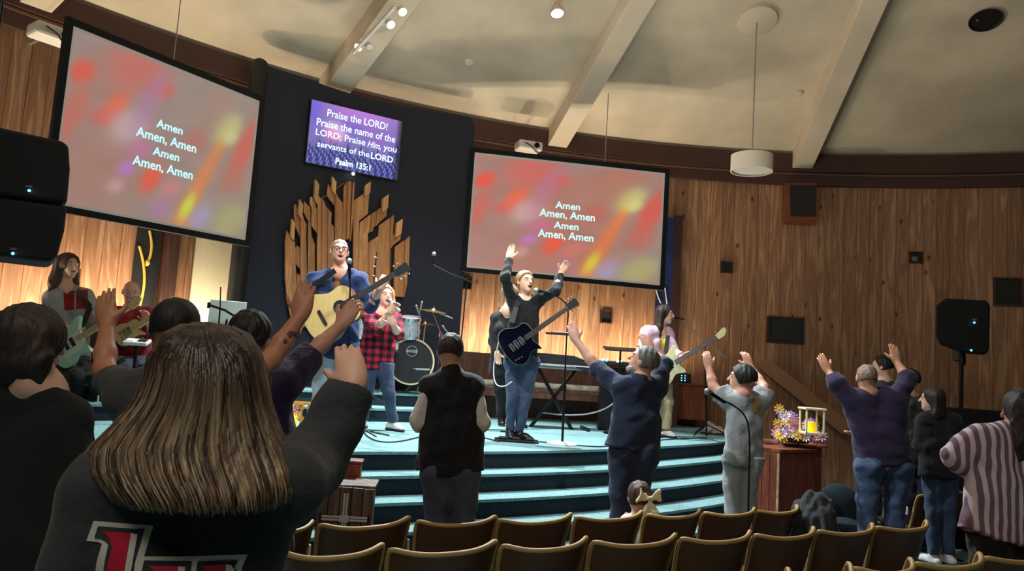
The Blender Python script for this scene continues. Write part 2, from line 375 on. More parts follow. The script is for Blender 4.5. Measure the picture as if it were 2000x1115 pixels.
# niches: open dark boxes set into the planks
for i, (t0, t1, z0, z1) in enumerate(NICHES[:6]):
    t0, t1 = math.floor(t0+.5), math.ceil(t1-.5)
    tc = (t0+t1)/2; wd = radians(t1-t0)*RW; c = cyl(tc, RW-0.035); ax = (nrm(cyl(tc+90, 1)-cyl(0, 0)), nrm(cyl(tc, 1)-cyl(0, 0)), np.array([0, 0, 1.]))
    big = i >= 4; zc = (z0+z1)/2; h = z1-z0
    where = {0: 'just under the lower left corner of the right-hand screen', 1: 'low between the main singer and the bassist', 2: 'right of the right-hand screen at mid height', 3: 'highest one on the far right plank wall'}
    if big:
        t = thing('wall_speaker', 'square dark grille set in the planks '+('above the boy in grey' if i == 4 else 'at the far right edge'), 'speaker', tuple(c+np.array([0, 0, z0])))
        fr = M()
        for s in (-1, 1):
            fr.box(c+ax[0]*s*(wd/2-0.015)+np.array([0, 0, zc]), (0.03, 0.06, h), ax); fr.box(c+np.array([0, 0, zc+s*(h/2-0.015)]), (wd-0.06, 0.06, 0.03), ax)
        fr.build('frame', DKWOOD, t)
        g = M(); g.box(c+np.array([0, 0, zc]), (wd-0.06, 0.03, h-0.06), ax, bev=0.01); g.build('grille', mat('grille_green', (38, 44, 42), .8, bump=.5, bscale=600), t)
    else:
        t = thing('wall_niche', 'small dark square niche, '+where[i], 'niche', tuple(c+np.array([0, 0, z0])), 'small niches in the plank wall')
        fr = M()
        for s in (-1, 1):
            fr.box(c+ax[0]*s*(wd/2-0.008)+np.array([0, 0, zc]), (0.016, 0.05, h), ax); fr.box(c+np.array([0, 0, zc+s*(h/2-0.008)]), (wd-0.032, 0.05, 0.016), ax)
        fr.build('frame', DKWOOD, t)
        g = M(); g.box(c+ax[1]*0.015+np.array([0, 0, zc]), (wd-0.03, 0.006, h-0.03), ax); g.build('back_plate', BLK, t)
        if i == 3:
            g = M(); g.box(c+np.array([0, 0, zc-0.02])-ax[0]*0.02, (0.08, 0.02, 0.07), ax, bev=.008); g.build('cover', mat('grey_plate', (120, 112, 108), .6), t)
# slanted stair rail board on the right plank wall
q0 = PC(1490, 708, RW-0.1); q1 = PC(1655, 838, RW-0.35)
m = M(); m.rod(q0, q1, 0.05, 0.2); m2 = M()
rail = m.build('handrail', mat('rail_wood', (150, 104, 76), .6, var=.1)); tag(rail, 'sloping wooden handrail board descending in front of the right plank wall', 'handrail')
for f in (.12, .88):
    a = q0+(q1-q0)*f; tr = M(); th, z = thz(a); tr.tube([a, cyl(th, RW-0.03, z)], 0.018, 8); tr.build('bracket', BLKM, rail)

# ------------------------------------------------------------------ curved dark stage panel
def curved_panel():
    b = M(); k = 48; t0, t1 = -39.6, -22.7; r0, r1 = 10.02, 10.14
    zt, zb = 4.98, 1.15
    prof = []
    for i in range(k+1):
        f = i/k; t = t0+(t1-t0)*f
        # rounded upper right corner, lipped upper left corner
        drp = 0.0
        e = (t1-t)*radians(1)*r0
        if e < 0.1: drp = 0.1-sqrt(max(0, 0.01-(0.1-e)**2))
        prof.append((t, zt+0.03*cos(f*pi*2)-drp))
    vs = []
    for t, z in prof: vs += [cyl(t, r0, zb), cyl(t, r0, z), cyl(t, r1, z), cyl(t, r1, zb)]
    fs = []
    for i in range(k):
        for a in range(4): fs.append((4*i+a, 4*i+(a+1) % 4, 4*(i+1)+(a+1) % 4, 4*(i+1)+a))
    fs += [(0, 1, 2, 3), tuple(4*k+j for j in (3, 2, 1, 0))]
    b.add(vs, fs); return b.build('stage_backdrop', PANEL, None, smooth=True)
bd = curved_panel(); tag(bd, 'tall curved charcoal backdrop panel behind the drums holding the wooden sculpture', 'backdrop')
ed = M(); ed.tube([cyl(-39.7, 10.0, 1.15), cyl(-39.7, 10.0, 4.97), cyl(-39.7, 10.0, 5.03), cyl(-39.7, 10.0, 5.06)], [.1, .1, .08, .03], 14); ed.build('edge_post', BLK, bd, smooth=True)

# ------------------------------------------------------------------ screens
def quad_frame(c4):
    TL, TR, BR, BL = c4; x = nrm((TR-TL)+(BR-BL)); z = np.array([0, 0, 1.]); y = np.cross(z, x); return x, y, z
BL_ = [  # u, v, ru, rv, colour, weight
 (.05, .22, .05, .07, (236, 74, 56), .85), (.22, .36, .05, .10, (240, 96, 60), .8), (.17, .45, .06, .05, (225, 80, 80), .6), (.30, .08, .14, .16, (214, 92, 80), .7), (.44, .16, .05, .06, (226, 84, 64), .7),
 (.29, .46, .08, .11, (205, 176, 180), .75), (.38, .26, .05, .20, (172, 118, 172), .55), (.30, .72, .035, .05, (190, 112, 222), .85), (.43, .74, .045, .09, (246, 76, 50), .95), (.36, .58, .05, .06, (205, 104, 170), .6),
 (.26, .84, .035, .045, (216, 176, 182), .7), (.83, .26, .07, .11, (202, 208, 124), .9), (.86, .32, .04, .05, (225, 230, 150), .5), (.95, .36, .06, .22, (226, 78, 64), .7), (.72, .92, .06, .09, (166, 156, 200), .7), (.9, .9, .09, .12, (178, 176, 104), .65),
 (.02, .5, .05, .2, (214, 88, 72), .6), (.54, .78, .05, .07, (224, 120, 120), .6), (.64, .87, .03, .09, (214, 224, 58), .95), (.65, .42, .06, .09, (206, 80, 66), .45), (.5, .92, .05, .08, (176, 110, 170), .5), (.9, .62, .08, .1, (200, 96, 72), .4), (.75, .15, .1, .2, (170, 126, 104), .5), (.1, .85, .2, .2, (176, 110, 96), .4)]
def lyric_rgb(U, V, pale):
    base = np.array([150, 132, 126.]); C = np.zeros(U.shape+(3,))+base
    C += (np.array([180, 92, 76.])-base)*(np.exp(-((U-.2)/.3)**2-((V-.6)/.45)**2)*.35)[..., None]
    nz = np.sin(U*23+V*9+np.sin(V*17)*2)*.5+np.sin(U*9-V*31)*.3
    C += nz[..., None]*4
    t = np.clip(((V-.28)/.66), 0, 1); du = U-(.83-t*.21)
    wv = np.exp(-(du/(.035+.02*t))**2)*(V > .2)*np.clip((V-.2)/.12, 0, 1)*.9
    C += (np.array([240, 124, 58.])-C)*(wv*.9)[..., None]
    for u, v, ru, rv, c, wt in BL_:
        a = (U-u)+(V-v)*.28; d = np.sqrt((a/ru)**2+((V-v)/rv)**2); g = 1/(1+np.exp((d-1.0)*4.2)); wt = min(1, wt*1.15)
        C += (np.array(c, float)-C)*(g*wt)[..., None]
    if pale: C = C*.76+np.array([150, 140, 130.])*.24
    else:
        f_ = .5+.5*np.sin(U*7+V*4+1.2*np.sin(V*6)+2); C += (np.array([206, 92, 62.])-C)*(f_*.34)[..., None]
    return C
def tv_rgb(U, V):
    C = np.zeros(U.shape+(3,)); top = np.array([140, 112, 190.])*.95; mid = np.array([120, 116, 186.])*.9; bot = np.array([36, 36, 104.])
    C += top*(1-V)[..., None]+mid*V[..., None]
    for u, v, ru, rv, c, wt in ((.55, .0, .3, .2, (190, 120, 210), .7), (.28, .42, .1, .14, (240, 200, 225), .8), (.24, .5, .07, .1, (205, 90, 160), .5), (.0, .1, .1, .3, (90, 80, 210), .6), (.75, .4, .15, .15, (150, 90, 190), .5), (.45, .3, .12, .1, (110, 80, 190), .5)):
        d = np.sqrt(((U-u)/ru)**2+((V-v)/rv)**2); g = 1/(1+np.exp((d-1)*4)); C += (np.array(c, float)-C)*(g*wt)[..., None]
    h = .68+.05*np.sin(U*41)+.05*np.sin(U*97+1)+.04*np.sin(U*173+2)-.42*np.exp(-((U-1.0)/.08)**2)
    k = 1/(1+np.exp(-(V-h)*40)); C += (bot-C)*(k*.85)[..., None]
    st = (np.sin(U*150+np.sin(V*20)*1.5)*np.sin(V*34+U*60) > .25)*k; C += (np.array([150, 165, 235.])-C)*(st*.6)[..., None]
    e = np.clip((U-.93)/.07, 0, 1); C *= (1-e*.7)[..., None]; return C
def image_mesh(name, c4, ym, fn, nu, nv, mtl, parent):
    TL, TR, BR, BL = c4; u = np.linspace(0, 1, nu); v = np.linspace(0, 1, nv); U, V = np.meshgrid(u, v)
    pts = ((TL[None, None]*(1-U)[..., None]+TR*U[..., None])*(1-V)[..., None]+(BL*(1-U)[..., None]+BR*U[..., None])*V[..., None])+ym
    idx = np.arange(nu*nv).reshape(nv, nu)
    f = np.stack([idx[:-1, :-1], idx[1:, :-1], idx[1:, 1:], idx[:-1, 1:]], -1).reshape(-1, 4)
    m = M(); m.v = [pts.reshape(-1, 3)]; m.n = nu*nv; m.f = f.tolist(); m.m = [0]*len(f)
    o = m.build(name, mtl, parent, recalc=False); C = np.clip(fn(U, V), 0, 255)/255.; C = np.where(C <= .04045, C/12.92, ((C+.055)/1.055)**2.4).reshape(-1, 3)
    a = o.data.color_attributes.new('Col', 'FLOAT_COLOR', 'POINT'); a.data.foreach_set('color', np.c_[C, np.ones(len(C))].ravel()); return o
def text_mesh(s, c, x, z, width, height, mtl, parent, name='lettering', bold=0.0, shear=0.0, font=None, depth=0.002):
    cu = bpy.data.curves.new(name, 'FONT'); cu.body = s; cu.align_x = 'CENTER'; cu.resolution_u = 3; cu.extrude = 0.0; cu.offset = bold; cu.shear = shear
    o = bpy.data.objects.new(name, cu); COL.objects.link(o); bpy.context.view_layer.update()
    me = bpy.data.meshes.new_from_object(o.evaluated_get(bpy.context.evaluated_depsgraph_get())); bpy.data.objects.remove(o)
    n = len(me.vertices); co = np.zeros(n*3); me.vertices.foreach_get('co', co); co = co.reshape(-1, 3)
    lo, hi = co.min(0), co.max(0); sx = width/(hi[0]-lo[0]); sz = height/(hi[1]-lo[1]) if height else sx
    W = np.asarray(c)+np.outer((co[:, 0]-(lo[0]+hi[0])/2)*sx, x)+np.outer((co[:, 1]-(lo[1]+hi[1])/2)*sz, z)
    W -= WL[parent.name]; me.vertices.foreach_set('co', W.ravel()); me.materials.clear(); me.materials.append(mtl); me.update()
    ob = bpy.data.objects.new(name, me); COL.objects.link(ob); ob.parent = parent; WL[ob.name] = WL[parent.name].copy(); return ob
TXT = mat('lyric_cyan', (176, 236, 246), .5, emit=1.0)
SCRE = attr_emit('screen_image', 0.95)
FRM = mat('screen_frame', (3, 3, 4), .9)
def screen(label, pix, Yl, Yr, pale, lines, wires):
    (x0, y0), (x1, y1), (x2, y2), (x3, y3) = pix   # TL TR BR BL outer corners
    TL, TR, BR, BL = P(x0, y0, Yl), P(x1, y1, Yr), P(x2, y2, Yr), P(x3, y3, Yl)
    zt = (TL[2]+TR[2])/2; zb = (BL[2]+BR[2])/2
    xa = (TL+BL)/2; xb = (TR+BR)/2; TL = np.array([xa[0], xa[1], TL[2]]); BL = np.array([xa[0], xa[1], BL[2]]); TR = np.array([xb[0], xb[1], TR[2]]); BR = np.array([xb[0], xb[1], BR[2]])
    x, y, z = quad_frame((TL, TR, BR, BL)); W = np.linalg.norm(xb-xa)
    t = thing('projection_screen', label, 'screen', tuple((BL+BR)/2), 'lyric screens over the stage')
    b = 0.062
    def ins(d): return TL+x*d-z*d, TR-x*d-z*d, BR-x*d+z*d, BL+x*d+z*d
    i4 = ins(b); fr = M()
    o4 = (TL, TR, BR, BL)
    for k in range(4):
        a, c = o4[k], o4[(k+1) % 4]; ai, ci = i4[k], i4[(k+1) % 4]
        fr.add([a-y*.0, c-y*.0, ci, ai, a+y*.05, c+y*.05, ci+y*.05, ai+y*.05], [(0, 1, 2, 3), (4, 5, 6, 7)[::-1], (0, 1, 5, 4), (3, 2, 6, 7), (1, 2, 6, 5), (0, 3, 7, 4)])
    fr.build('frame', FRM, t)
    bk = M(); bk.add([p+y*.035 for p in i4]+[p+y*.03 for p in i4], [(0, 1, 2, 3), (4, 5, 6, 7)]); bk.build('back_cloth', BLK, t)
    m_ = M(); j4 = i4; g4 = ins(b+.03)
    m_.add([p+y*.020 for p in i4], [(0, 1, 2, 3)])
    m_.build('screen_border', mat('screen_border', (150, 142, 134), .8, emit=.55), t)
    im = image_mesh('projected_image', g4, y*.018, lambda U, V: lyric_rgb(U, V, pale), 161, 101, SCRE, t)
    n_ = nrm(np.cross(x, z))
    for s, px, py, wpx, hpx in lines:
        c = PPL(px, py, TL+y*.012, n_); e = PPL(px+wpx/2, py+(wpx/2)*(y1-y0)/(x1-x0)*.9, TL+y*.012, n_)
        wd = 2*abs(np.dot(e-c, x)); ht = hpx*c[1]/FPX
        text_mesh(s, c, x, z, wd, ht, TXT, im, 'lyric_line', bold=0.018)
    for (ux, topz) in wires:
        a = TL+(TR-TL)*ux+y*.025; wq = M(); wq.tube([a, np.array([a[0], a[1], topz])], .006, 6); wq.build('hanging_wire', SILV, t)
    return t
screen('tilted left-hand projection screen with pale blurred colours and Amen lyrics', [(122, 30), (518, 190), (490, 482), (93, 408)], 6.55, 8.5, True,
       [('Amen', 332, 248, 50, 17), ('Amen, Amen', 327, 275, 112, 22), ('Amen', 325, 301, 50, 17), ('Amen, Amen', 320, 329, 112, 22)], [(.48, 5.6)])
screen('right-hand projection screen above the main singer with vivid orange blur and Amen lyrics', [(918, 287), (1308, 330), (1298, 567), (903, 530)], 10.35, 10.6, False,
       [('Amen', 1109, 402, 48, 14), ('Amen, Amen', 1108, 421, 108, 18), ('Amen', 1106, 441, 48, 14), ('Amen, Amen', 1105, 461, 108, 18)], [(.67, 5.62)])
# television with the psalm
t4 = [cyl(-35.9, 9.97, 0), cyl(-28.8, 9.97, 0)]
tx = nrm(t4[1]-t4[0]); tn = np.cross(np.array([0, 0, 1.]), tx)
tl, tr, br, bl = [PPL(px_, py_, t4[0], tn) for px_, py_ in ((609, 194), (786, 238), (778, 351), (601, 319))]
zt, zb = (tl[2]+tr[2])/2, (bl[2]+br[2])/2
tv = thing('television', 'wall television with purple worship slide quoting Psalm 135:1 on the dark backdrop', 'television', tuple((bl+br)/2))
wtv = np.dot(tr-tl, tx); ctv = t4[0]+tx*(np.dot((tl+tr)/2-t4[0], tx)); ctv[2] = (zt+zb)/2; htv = zt-zb
m = M(); m.box(ctv+tn*.02, (wtv+.03, .05, htv+.03), (tx, tn, (0, 0, 1)), bev=.006); m.build('case', BLK, tv)
m = M(); m.box(ctv+tn*.02+np.array([0, 0, htv/2+.035])-tx*.3, (.1, .05, .05), (tx, tn, (0, 0, 1)), bev=.01); m.build('webcam', BLKM, tv)
c4 = [ctv+tx*sx*wtv/2+np.array([0, 0, sz*htv/2]) for sx, sz in ((-1, 1), (1, 1), (1, -1), (-1, -1))]
im = image_mesh('slide_image', c4, tn*(-.008), tv_rgb, 200, 120, attr_emit('tv_image', 1.15), tv)
TVT = mat('tv_text', (208, 246, 250), .5, emit=1.3)
for s, u, v, wd, hh, sh in (('Praise the LORD!', .50, .15, .66, .125, 0), ('Praise the name of the', .50, .33, .86, .125, 0), ('LORD; Praise', .335, .50, .53, .125, 0), ('Him,', .70, .51, .15, .125, .35), ('you', .88, .53, .15, .11, 0), ('servants of the', .375, .675, .56, .10, 0), ('LORD', .80, .68, .25, .11, 0), ('Psalm 135:1', .49, .89, .38, .11, 0)):
    text_mesh(s, ctv+tx*(u-.5)*wtv+np.array([0, 0, (.5-v)*htv])-tn*.012, tx, np.array([0, 0, 1.]), wd*wtv, hh*htv*.95, TVT, im, 'slide_text', bold=.02 if s in ('LORD', 'Psalm 135:1') else .006, shear=sh)
m = M(); m.sph(ctv-tn*.01+np.array([0, 0, -htv/2-.03]), .02, 8); m.build('power_light', LAMPW, tv)

# ------------------------------------------------------------------ wooden sculpture on the backdrop
sc_o = PC(675, 500, 9.96); sth, _ = thz(sc_o); SX = nrm(cyl(sth+90, 1)-cyl(0, 0)); SN = np.cross(np.array([0, 0, 1.]), SX); SN = nrm(SN)
def sp(px, py): q = PPL(px, py, sc_o, SN); d = q-sc_o; return np.array([np.dot(d, SX), d[2]])
sculpt = thing('wall_sculpture', 'large round sculpture of staggered vertical wooden slats on the dark backdrop', 'sculpture', tuple(sc_o))
def z1p(x, y): return (540+x/7.407, 340+y/7.407)   # close-up frame 1
def z2p(x, y): return (540+x/5.574, 480+y/5.574)   # close-up frame 2
def slat(poly, t0, t1, light_=False):
    pts = [sp(*q) for q in poly]; m = M(); m.prism(pts, sc_o, SX, np.array([0, 0, 1.]), -SN, t0, t1); m.build('slat', SLATL if light_ else SLAT, sculpt)
A = z1p; B = z2p
L1 = [  # dark slat bodies: from upper close-up to lower close-up
 ([A(105, 960), A(130, 820), A(165, 900), A(215, 980), B(165, 300), B(95, 400), B(78, 60)], .02, .06),
 ([A(215, 980), A(240, 980), A(295, 1090), B(160, 120), B(170, 330), B(140, 500), B(160, 740), B(178, 740), B(210, 300), B(150, 200)], .03, .07),
 ([A(235, 470), A(262, 440), A(330, 650), A(330, 940), A(240, 720)], .02, .05),
 ([A(330, 600), A(345, 590), A(375, 690), A(345, 1111), A(315, 1111), A(320, 700)], .05, .09),
 ([A(375, 660), A(415, 730), A(410, 900), A(430, 1111), A(345, 1111)], .03, .06),
 ([A(380, 400), A(470, 490), A(470, 680), A(440, 680), A(375, 560)], .02, .05),
 ([A(465, 350), A(490, 330), A(540, 460), A(565, 520), A(560, 850), A(480, 740), A(490, 500), A(465, 440)], .02, .06),
 ([A(470, 680), A(480, 740), A(490, 900), A(540, 1020), A(535, 1111), A(430, 1111), A(440, 690)], .02, .05),
 ([A(565, 320), A(600, 360), A(580, 1111), A(545, 1111), A(560, 800)], .06, .10),
 ([A(600, 360), A(630, 370), A(620, 1111), A(580, 1111)], .03, .07),
 ([A(630, 370), A(670, 440), A(655, 1111), A(615, 1111)], .05, .09),
 ([A(670, 440), A(720, 510), A(700, 1111), A(655, 1111)], .02, .06),
 ([A(720, 510), A(770, 580), A(760, 720), A(800, 770), A(800, 1111), A(700, 1111)], .04, .08),
 ([A(710, 260), A(730, 150), A(760, 250), A(815, 300), A(830, 480), A(800, 440), A(710, 320)], .02, .06),
 ([A(820, 280), A(850, 320), A(840, 1111), A(800, 1111), A(815, 560)], .05, .09),
 ([A(850, 320), A(935, 430), A(935, 1000), A(840, 1111)], .02, .06),
 ([A(945, 200), A(985, 130), A(970, 960), A(925, 1000)], .04, .08),
 ([A(985, 130), A(1028, 130), A(1000, 940), A(965, 960)], .08, .13),
 ([A(1028, 130), A(1060, 140), A(1040, 950), A(1000, 940)], .02, .07),
 ([A(1060, 140), A(1083, 145), A(1060, 660), A(1030, 980), A(1015, 950)], .08, .12),
 ([A(1080, 410), A(1110, 380), A(1090, 660), A(1060, 680)], .05, .09),
 ([A(1110, 380), A(1165, 345), A(1150, 620), A(1170, 680), A(1130, 1111), A(1080, 1111), A(1090, 660)], .03, .06),
 ([A(1165, 345), A(1310, 250), A(1325, 240), A(1300, 580), A(1180, 680), A(1150, 620)], .02, .05),
 ([A(1180, 710), A(1340, 590), A(1325, 840), A(1300, 870), A(1295, 1111), A(1130, 1111)], .02, .06),
 ([A(1340, 590), A(1365, 575), A(1345, 840), A(1325, 850)], .06, .10),
 ([A(1365, 575), A(1420, 540), A(1400, 760), A(1370, 780), A(1370, 820), A(1345, 840)], .03, .06),
 ([A(1420, 540), A(1440, 530), A(1420, 740), A(1400, 760)], .06, .10),
 ([A(1440, 530), A(1475, 500), A(1585, 430), A(1570, 610), A(1430, 740)], .02, .05),
 ([A(1300, 1000), A(1330, 980), A(1320, 1111), A(1295, 1111)], .05, .08),
 ([A(1330, 980), A(1450, 900), A(1460, 750), A(1620, 640), A(1590, 1111), A(1320, 1111)], .02, .06),
 ([A(1620, 640), A(1645, 610), A(1610, 1080), A(1590, 1111)], .06, .10),
 ([A(1645, 610), A(1668, 595), A(1640, 1060), A(1615, 1080)], .03, .08),
 ([A(1640, 900), A(1680, 870), A(1780, 790), A(1765, 950), A(1630, 1060)], .02, .06),
 ([A(1690, 1060), A(1820, 965), A(1810, 1111), A(1670, 1111)], .02, .06),
 ([A(1820, 965), A(1860, 935), A(1850, 1111), A(1810, 1111)], .05, .09),
 ([A(1860, 935), A(1895, 905), A(1880, 1111), A(1850, 1111)], .03, .07)]
L2 = [
 ([B(160, 120), B(205, 0), B(250, 30), B(300, 260), B(262, 280), B(160, 150)], .02, .05), ([B(205, 0), B(260, 0), B(240, 280), B(215, 240)], .05, .09), ([B(260, 0), B(345, 0), B(330, 330), B(270, 330)], .02, .06),
 ([B(345, 0), B(375, 0), B(370, 230), B(345, 230)], .05, .09), ([B(375, 0), B(420, 0), B(440, 700), B(380, 700)], .02, .06), ([B(420, 0), B(450, 0), B(470, 700), B(440, 700)], .06, .1), ([B(450, 0), B(520, 0), B(560, 700), B(470, 700)], .03, .07), ([B(520, 0), B(545, 0), B(590, 700), B(560, 700)], .06, .1), ([B(545, 0), B(810, 0), B(810, 330), B(820, 700), B(590, 700)], .02, .06),
 ([B(210, 300), B(300, 380), B(300, 700), B(200, 700)], .02, .06), ([B(165, 700), B(200, 500), B(200, 740), B(178, 760)], .03, .07), ([B(300, 330), B(385, 330), B(385, 720), B(300, 720)], .03, .07),
 ([B(800, 0), B(945, 0), B(935, 190), B(905, 220), B(870, 250), B(810, 250)], .03, .06), ([B(945, 0), B(990, 0), B(975, 330), B(940, 330)], .06, .1), ([B(990, 0), B(1050, 0), B(1040, 400), B(975, 400)], .02, .06), ([B(905, 250), B(940, 180), B(940, 330), B(975, 330), B(1000, 480), B(900, 500)], .02, .05),
 ([B(1050, 0), B(1080, 0), B(1070, 420), B(1040, 420)], .06, .1), ([B(1080, 0), B(1210, 0), B(1200, 100), B(1190, 380), B(1070, 420)], .02, .06), ([B(1215, 80), B(1275, 20), B(1330, -10), B(1320, 420), B(1200, 400)], .02, .06), ([B(1330, -10), B(1365, -10), B(1350, 400), B(1320, 470)], .05, .09), ([B(1365, -10), B(1405, -10), B(1395, 180), B(1430, 160), B(1420, 200), B(1385, 360), B(1350, 380)], .03, .06), ([B(1250, 400), B(1340, 330), B(1325, 470), B(1290, 470)], .04, .08)]
L3 = [ # light proud tips
 [A(180, 660), A(225, 740), A(210, 970), A(160, 910)], [A(292, 385), A(340, 470), A(320, 680), A(272, 590)], [A(520, 100), A(572, 185), A(545, 455), A(497, 370)], [A(762, 60), A(817, 140), A(805, 315), A(752, 240)],
 [A(1235, 185), A(1312, 130), A(1300, 290), A(1222, 350)], [A(1485, 375), A(1570, 310), A(1555, 510), A(1475, 570)], [A(1685, 720), A(1770, 665), A(1750, 870), A(1670, 930)]]
def sbot(x): return np.interp(x, [553, 562, 572, 590, 620, 660, 700, 740, 770, 785, 797], [530, 590, 640, 628, 640, 640, 620, 600, 575, 565, 500])
def stretch(pl): return [(x-(.085*(sbot(x)+((int(x)*7) % 5)*5-y) if y > 487 and False else 0), (sbot(x)+((int(x)*7) % 5)*5) if y > 487 else y) for x, y in pl]
L1 = [(stretch(pl), a, b) for pl, a, b in L1]; L2 = [L2[0], L2[9], L2[10], L2[15]]
for i, (pl, a, b) in enumerate(L1+L2): slat(pl, a, b+random.uniform(-.004, .004))
for pl in L3: slat(pl, .07, .13, True)
for a, b in ((A(630, 360), A(700, 320)), (A(820, 240), A(960, 135))):
    m = M(); q = [sc_o+sp(*k)[0]*SX+np.array([0, 0, sp(*k)[1]])-SN*.03 for k in (a, b)]; m.tube(q, .008, 6); m.build('support_wire', mat('wire_tan', (120, 95, 70), .6), sculpt)
# ================================================================== implicit-surface modeller (bodies, clothes, hair)
def cone(a, b, ra, rb, u=None, q=1.0, cap=False, k=0.025):
    return ('c', np.asarray(a, float), np.asarray(b, float), ra, rb, u, q, cap, k)
def ell(c, r, ax=None, k=0.02):
    return ('e', np.asarray(c, float), np.asarray(r, float) if hasattr(r, '__len__') else np.array([r]*3), np.eye(3) if ax is None else np.array([nrm(a) for a in ax]), k)
def sd(pr, p):
    if pr[0] == 'c':
        _, a, b, ra, rb, u, q, cap, k = pr; d = b-a; L2 = max(d@d, 1e-9); x = p-a
        t = np.clip(x@d/L2, 0, 1); v = x-t[:, None]*d
        if u is not None:
            c = v@u; v = v+np.outer(c*(1/q-1), u)
        s = np.sqrt((v*v).sum(1))-(ra+t*(rb-ra))
        if u is not None: s = s*(0.5+0.5*q)
        if cap: s = np.maximum(s, (p-b)@(d/sqrt(L2)))
        return s
    _, c, r, A, k = pr; x = (p-c)@A.T; k0 = np.sqrt(((x/r)**2).sum(1)); k1 = np.sqrt(((x/(r*r))**2).sum(1))
    return np.where(k1 < 1e-6, -min(r), k0*(k0-1)/np.maximum(k1, 1e-6))
def wrinkle(amp, fr=55.0, sx=1.0, sz=1.0, seed=0.0):
    r_ = np.random.default_rng(int(seed*10)+3); K = []
    for i in range(6):
        v = nrm(r_.normal(size=3)*np.array([1, 1, .75*sz])); w2 = nrm(r_.normal(size=3)); K.append((v*fr*r_.uniform(.45, 1.25), w2*fr*r_.uniform(.3, .6), r_.uniform(0, 6), r_.uniform(.5, 1)))
    def f(p):
        a = 0.
        for v, w2, ph, g in K: a = a+g*np.sin(p@v+ph+1.8*np.sin(p@w2+ph*2))
        return amp*.8*a
    return f
def strands(amp, fr=170.0, seed=0.0):
    def f(p):
        x, y, z = p[:, 0], p[:, 1], p[:, 2]; w_ = .02*np.sin(z*18+seed)+.012*np.sin(z*31+x*9)
        return amp*(np.sin((x+w_)*fr+seed)+.7*np.sin((y+w_)*fr*1.13+seed*2)+.5*np.sin((x-y+w_)*fr*.47))
    return f
def field(prims, h, disp=None, clips=()):
    lo = np.full(3, 1e9); hi = -lo
    for pr in prims:
        if pr[0] == 'c': r = max(pr[3], pr[4])+.02; pts = (pr[1], pr[2])
        else: r = max(pr[2])+.02; pts = (pr[1],)
        for q in pts: lo = np.minimum(lo, q-r); hi = np.maximum(hi, q+r)
    B = 12; nb = np.ceil((hi-lo)/(h*B)).astype(int)+1; n = nb*B
    F = np.full(tuple(n), 1.0, np.float32)
    bi = np.stack(np.meshgrid(*[np.arange(k) for k in nb], indexing='ij'), -1).reshape(-1, 3)
    bc = lo+(bi*B+(B-1)/2)*h; D = np.stack([sd(pr, bc) for pr in prims], 0); rad = h*B*0.5*1.74
    mn = D.min(0); act = np.where(mn < rad+.04)[0]
    loc = np.stack(np.meshgrid(*[np.arange(B)]*3, indexing='ij'), -1).reshape(-1, 3)*h
    for b in act:
        if mn[b] < -(rad+.05) and not clips:
            i, j, k = bi[b]*B; F[i:i+B, j:j+B, k:k+B] = -1; continue
        p = lo+bi[b]*B*h+loc; d = None
        for idx in np.where(D[:, b] < max(mn[b], 0)+2*rad+.05)[0]:
            pr = prims[idx]; s = sd(pr, p); kk = pr[-1]
            if d is None: d = s
            elif kk <= 0: d = np.minimum(d, s)
            else:
                hh = np.clip(.5+.5*(s-d)/kk, 0, 1); d = s*(1-hh)+d*hh-kk*hh*(1-hh)
        if disp: d = d+disp(p)
        for c in clips: d = np.maximum(d, c(p))
        i, j, k = bi[b]*B; F[i:i+B, j:j+B, k:k+B] = d.reshape(B, B, B)
    return F, lo
def plane(pt, n_): pt = np.asarray(pt, float); n_ = nrm(n_); return lambda p: (p-pt)@n_
def nets(F, lo, h):
    S = F < 0; nx, ny, nz = F.shape
    c = np.zeros((nx-1, ny-1, nz-1), np.int8)
    for dx in (0, 1):
        for dy in (0, 1):
            for dz in (0, 1): c += S[dx:nx-1+dx, dy:ny-1+dy, dz:nz-1+dz]
    act = (c > 0) & (c < 8); ids = np.full(act.shape, -1, np.int64); I = np.argwhere(act); ids[act] = np.arange(len(I))
    acc = np.zeros((len(I), 3)); cnt = np.zeros(len(I)); cs = [(0, 0, 0), (1, 0, 0), (0, 1, 0), (1, 1, 0), (0, 0, 1), (1, 0, 1), (0, 1, 1), (1, 1, 1)]
    vals = [F[I[:, 0]+a, I[:, 1]+b, I[:, 2]+d].astype(float) for a, b, d in cs]
    for i in range(8):
        for j in range(i+1, 8):
            if sum(abs(cs[i][k]-cs[j][k]) for k in range(3)) != 1: continue
            m = (vals[i] < 0) != (vals[j] < 0); t = vals[i][m]/(vals[i][m]-vals[j][m])
            acc[m] += np.array(cs[i])+t[:, None]*(np.array(cs[j])-np.array(cs[i])); cnt[m] += 1
    V = lo+(I+acc/cnt[:, None])*h; faces = []
    for ax in range(3):
        a, b = [(1, 2), (2, 0), (0, 1)][ax]; sl0 = [slice(None)]*3; sl1 = [slice(None)]*3; sl0[ax] = slice(0, -1); sl1[ax] = slice(1, None)
        s0 = S[tuple(sl0)]; s1 = S[tuple(sl1)]; E = np.argwhere(s0 != s1); E = E[(E[:, a] > 0) & (E[:, b] > 0) & (E[:, a] < F.shape[a]-1) & (E[:, b] < F.shape[b]-1)]
        if not len(E): continue
        def cid(da, db):
            q = E.copy(); q[:, a] -= da; q[:, b] -= db; return ids[q[:, 0], q[:, 1], q[:, 2]]
        q = np.stack([cid(1, 1), cid(0, 1), cid(0, 0), cid(1, 0)], 1); fl = ~s0[E[:, 0], E[:, 1], E[:, 2]]; q[fl] = q[fl][:, ::-1]; faces.append(q)
    return V, np.concatenate(faces) if faces else np.zeros((0, 4), int)
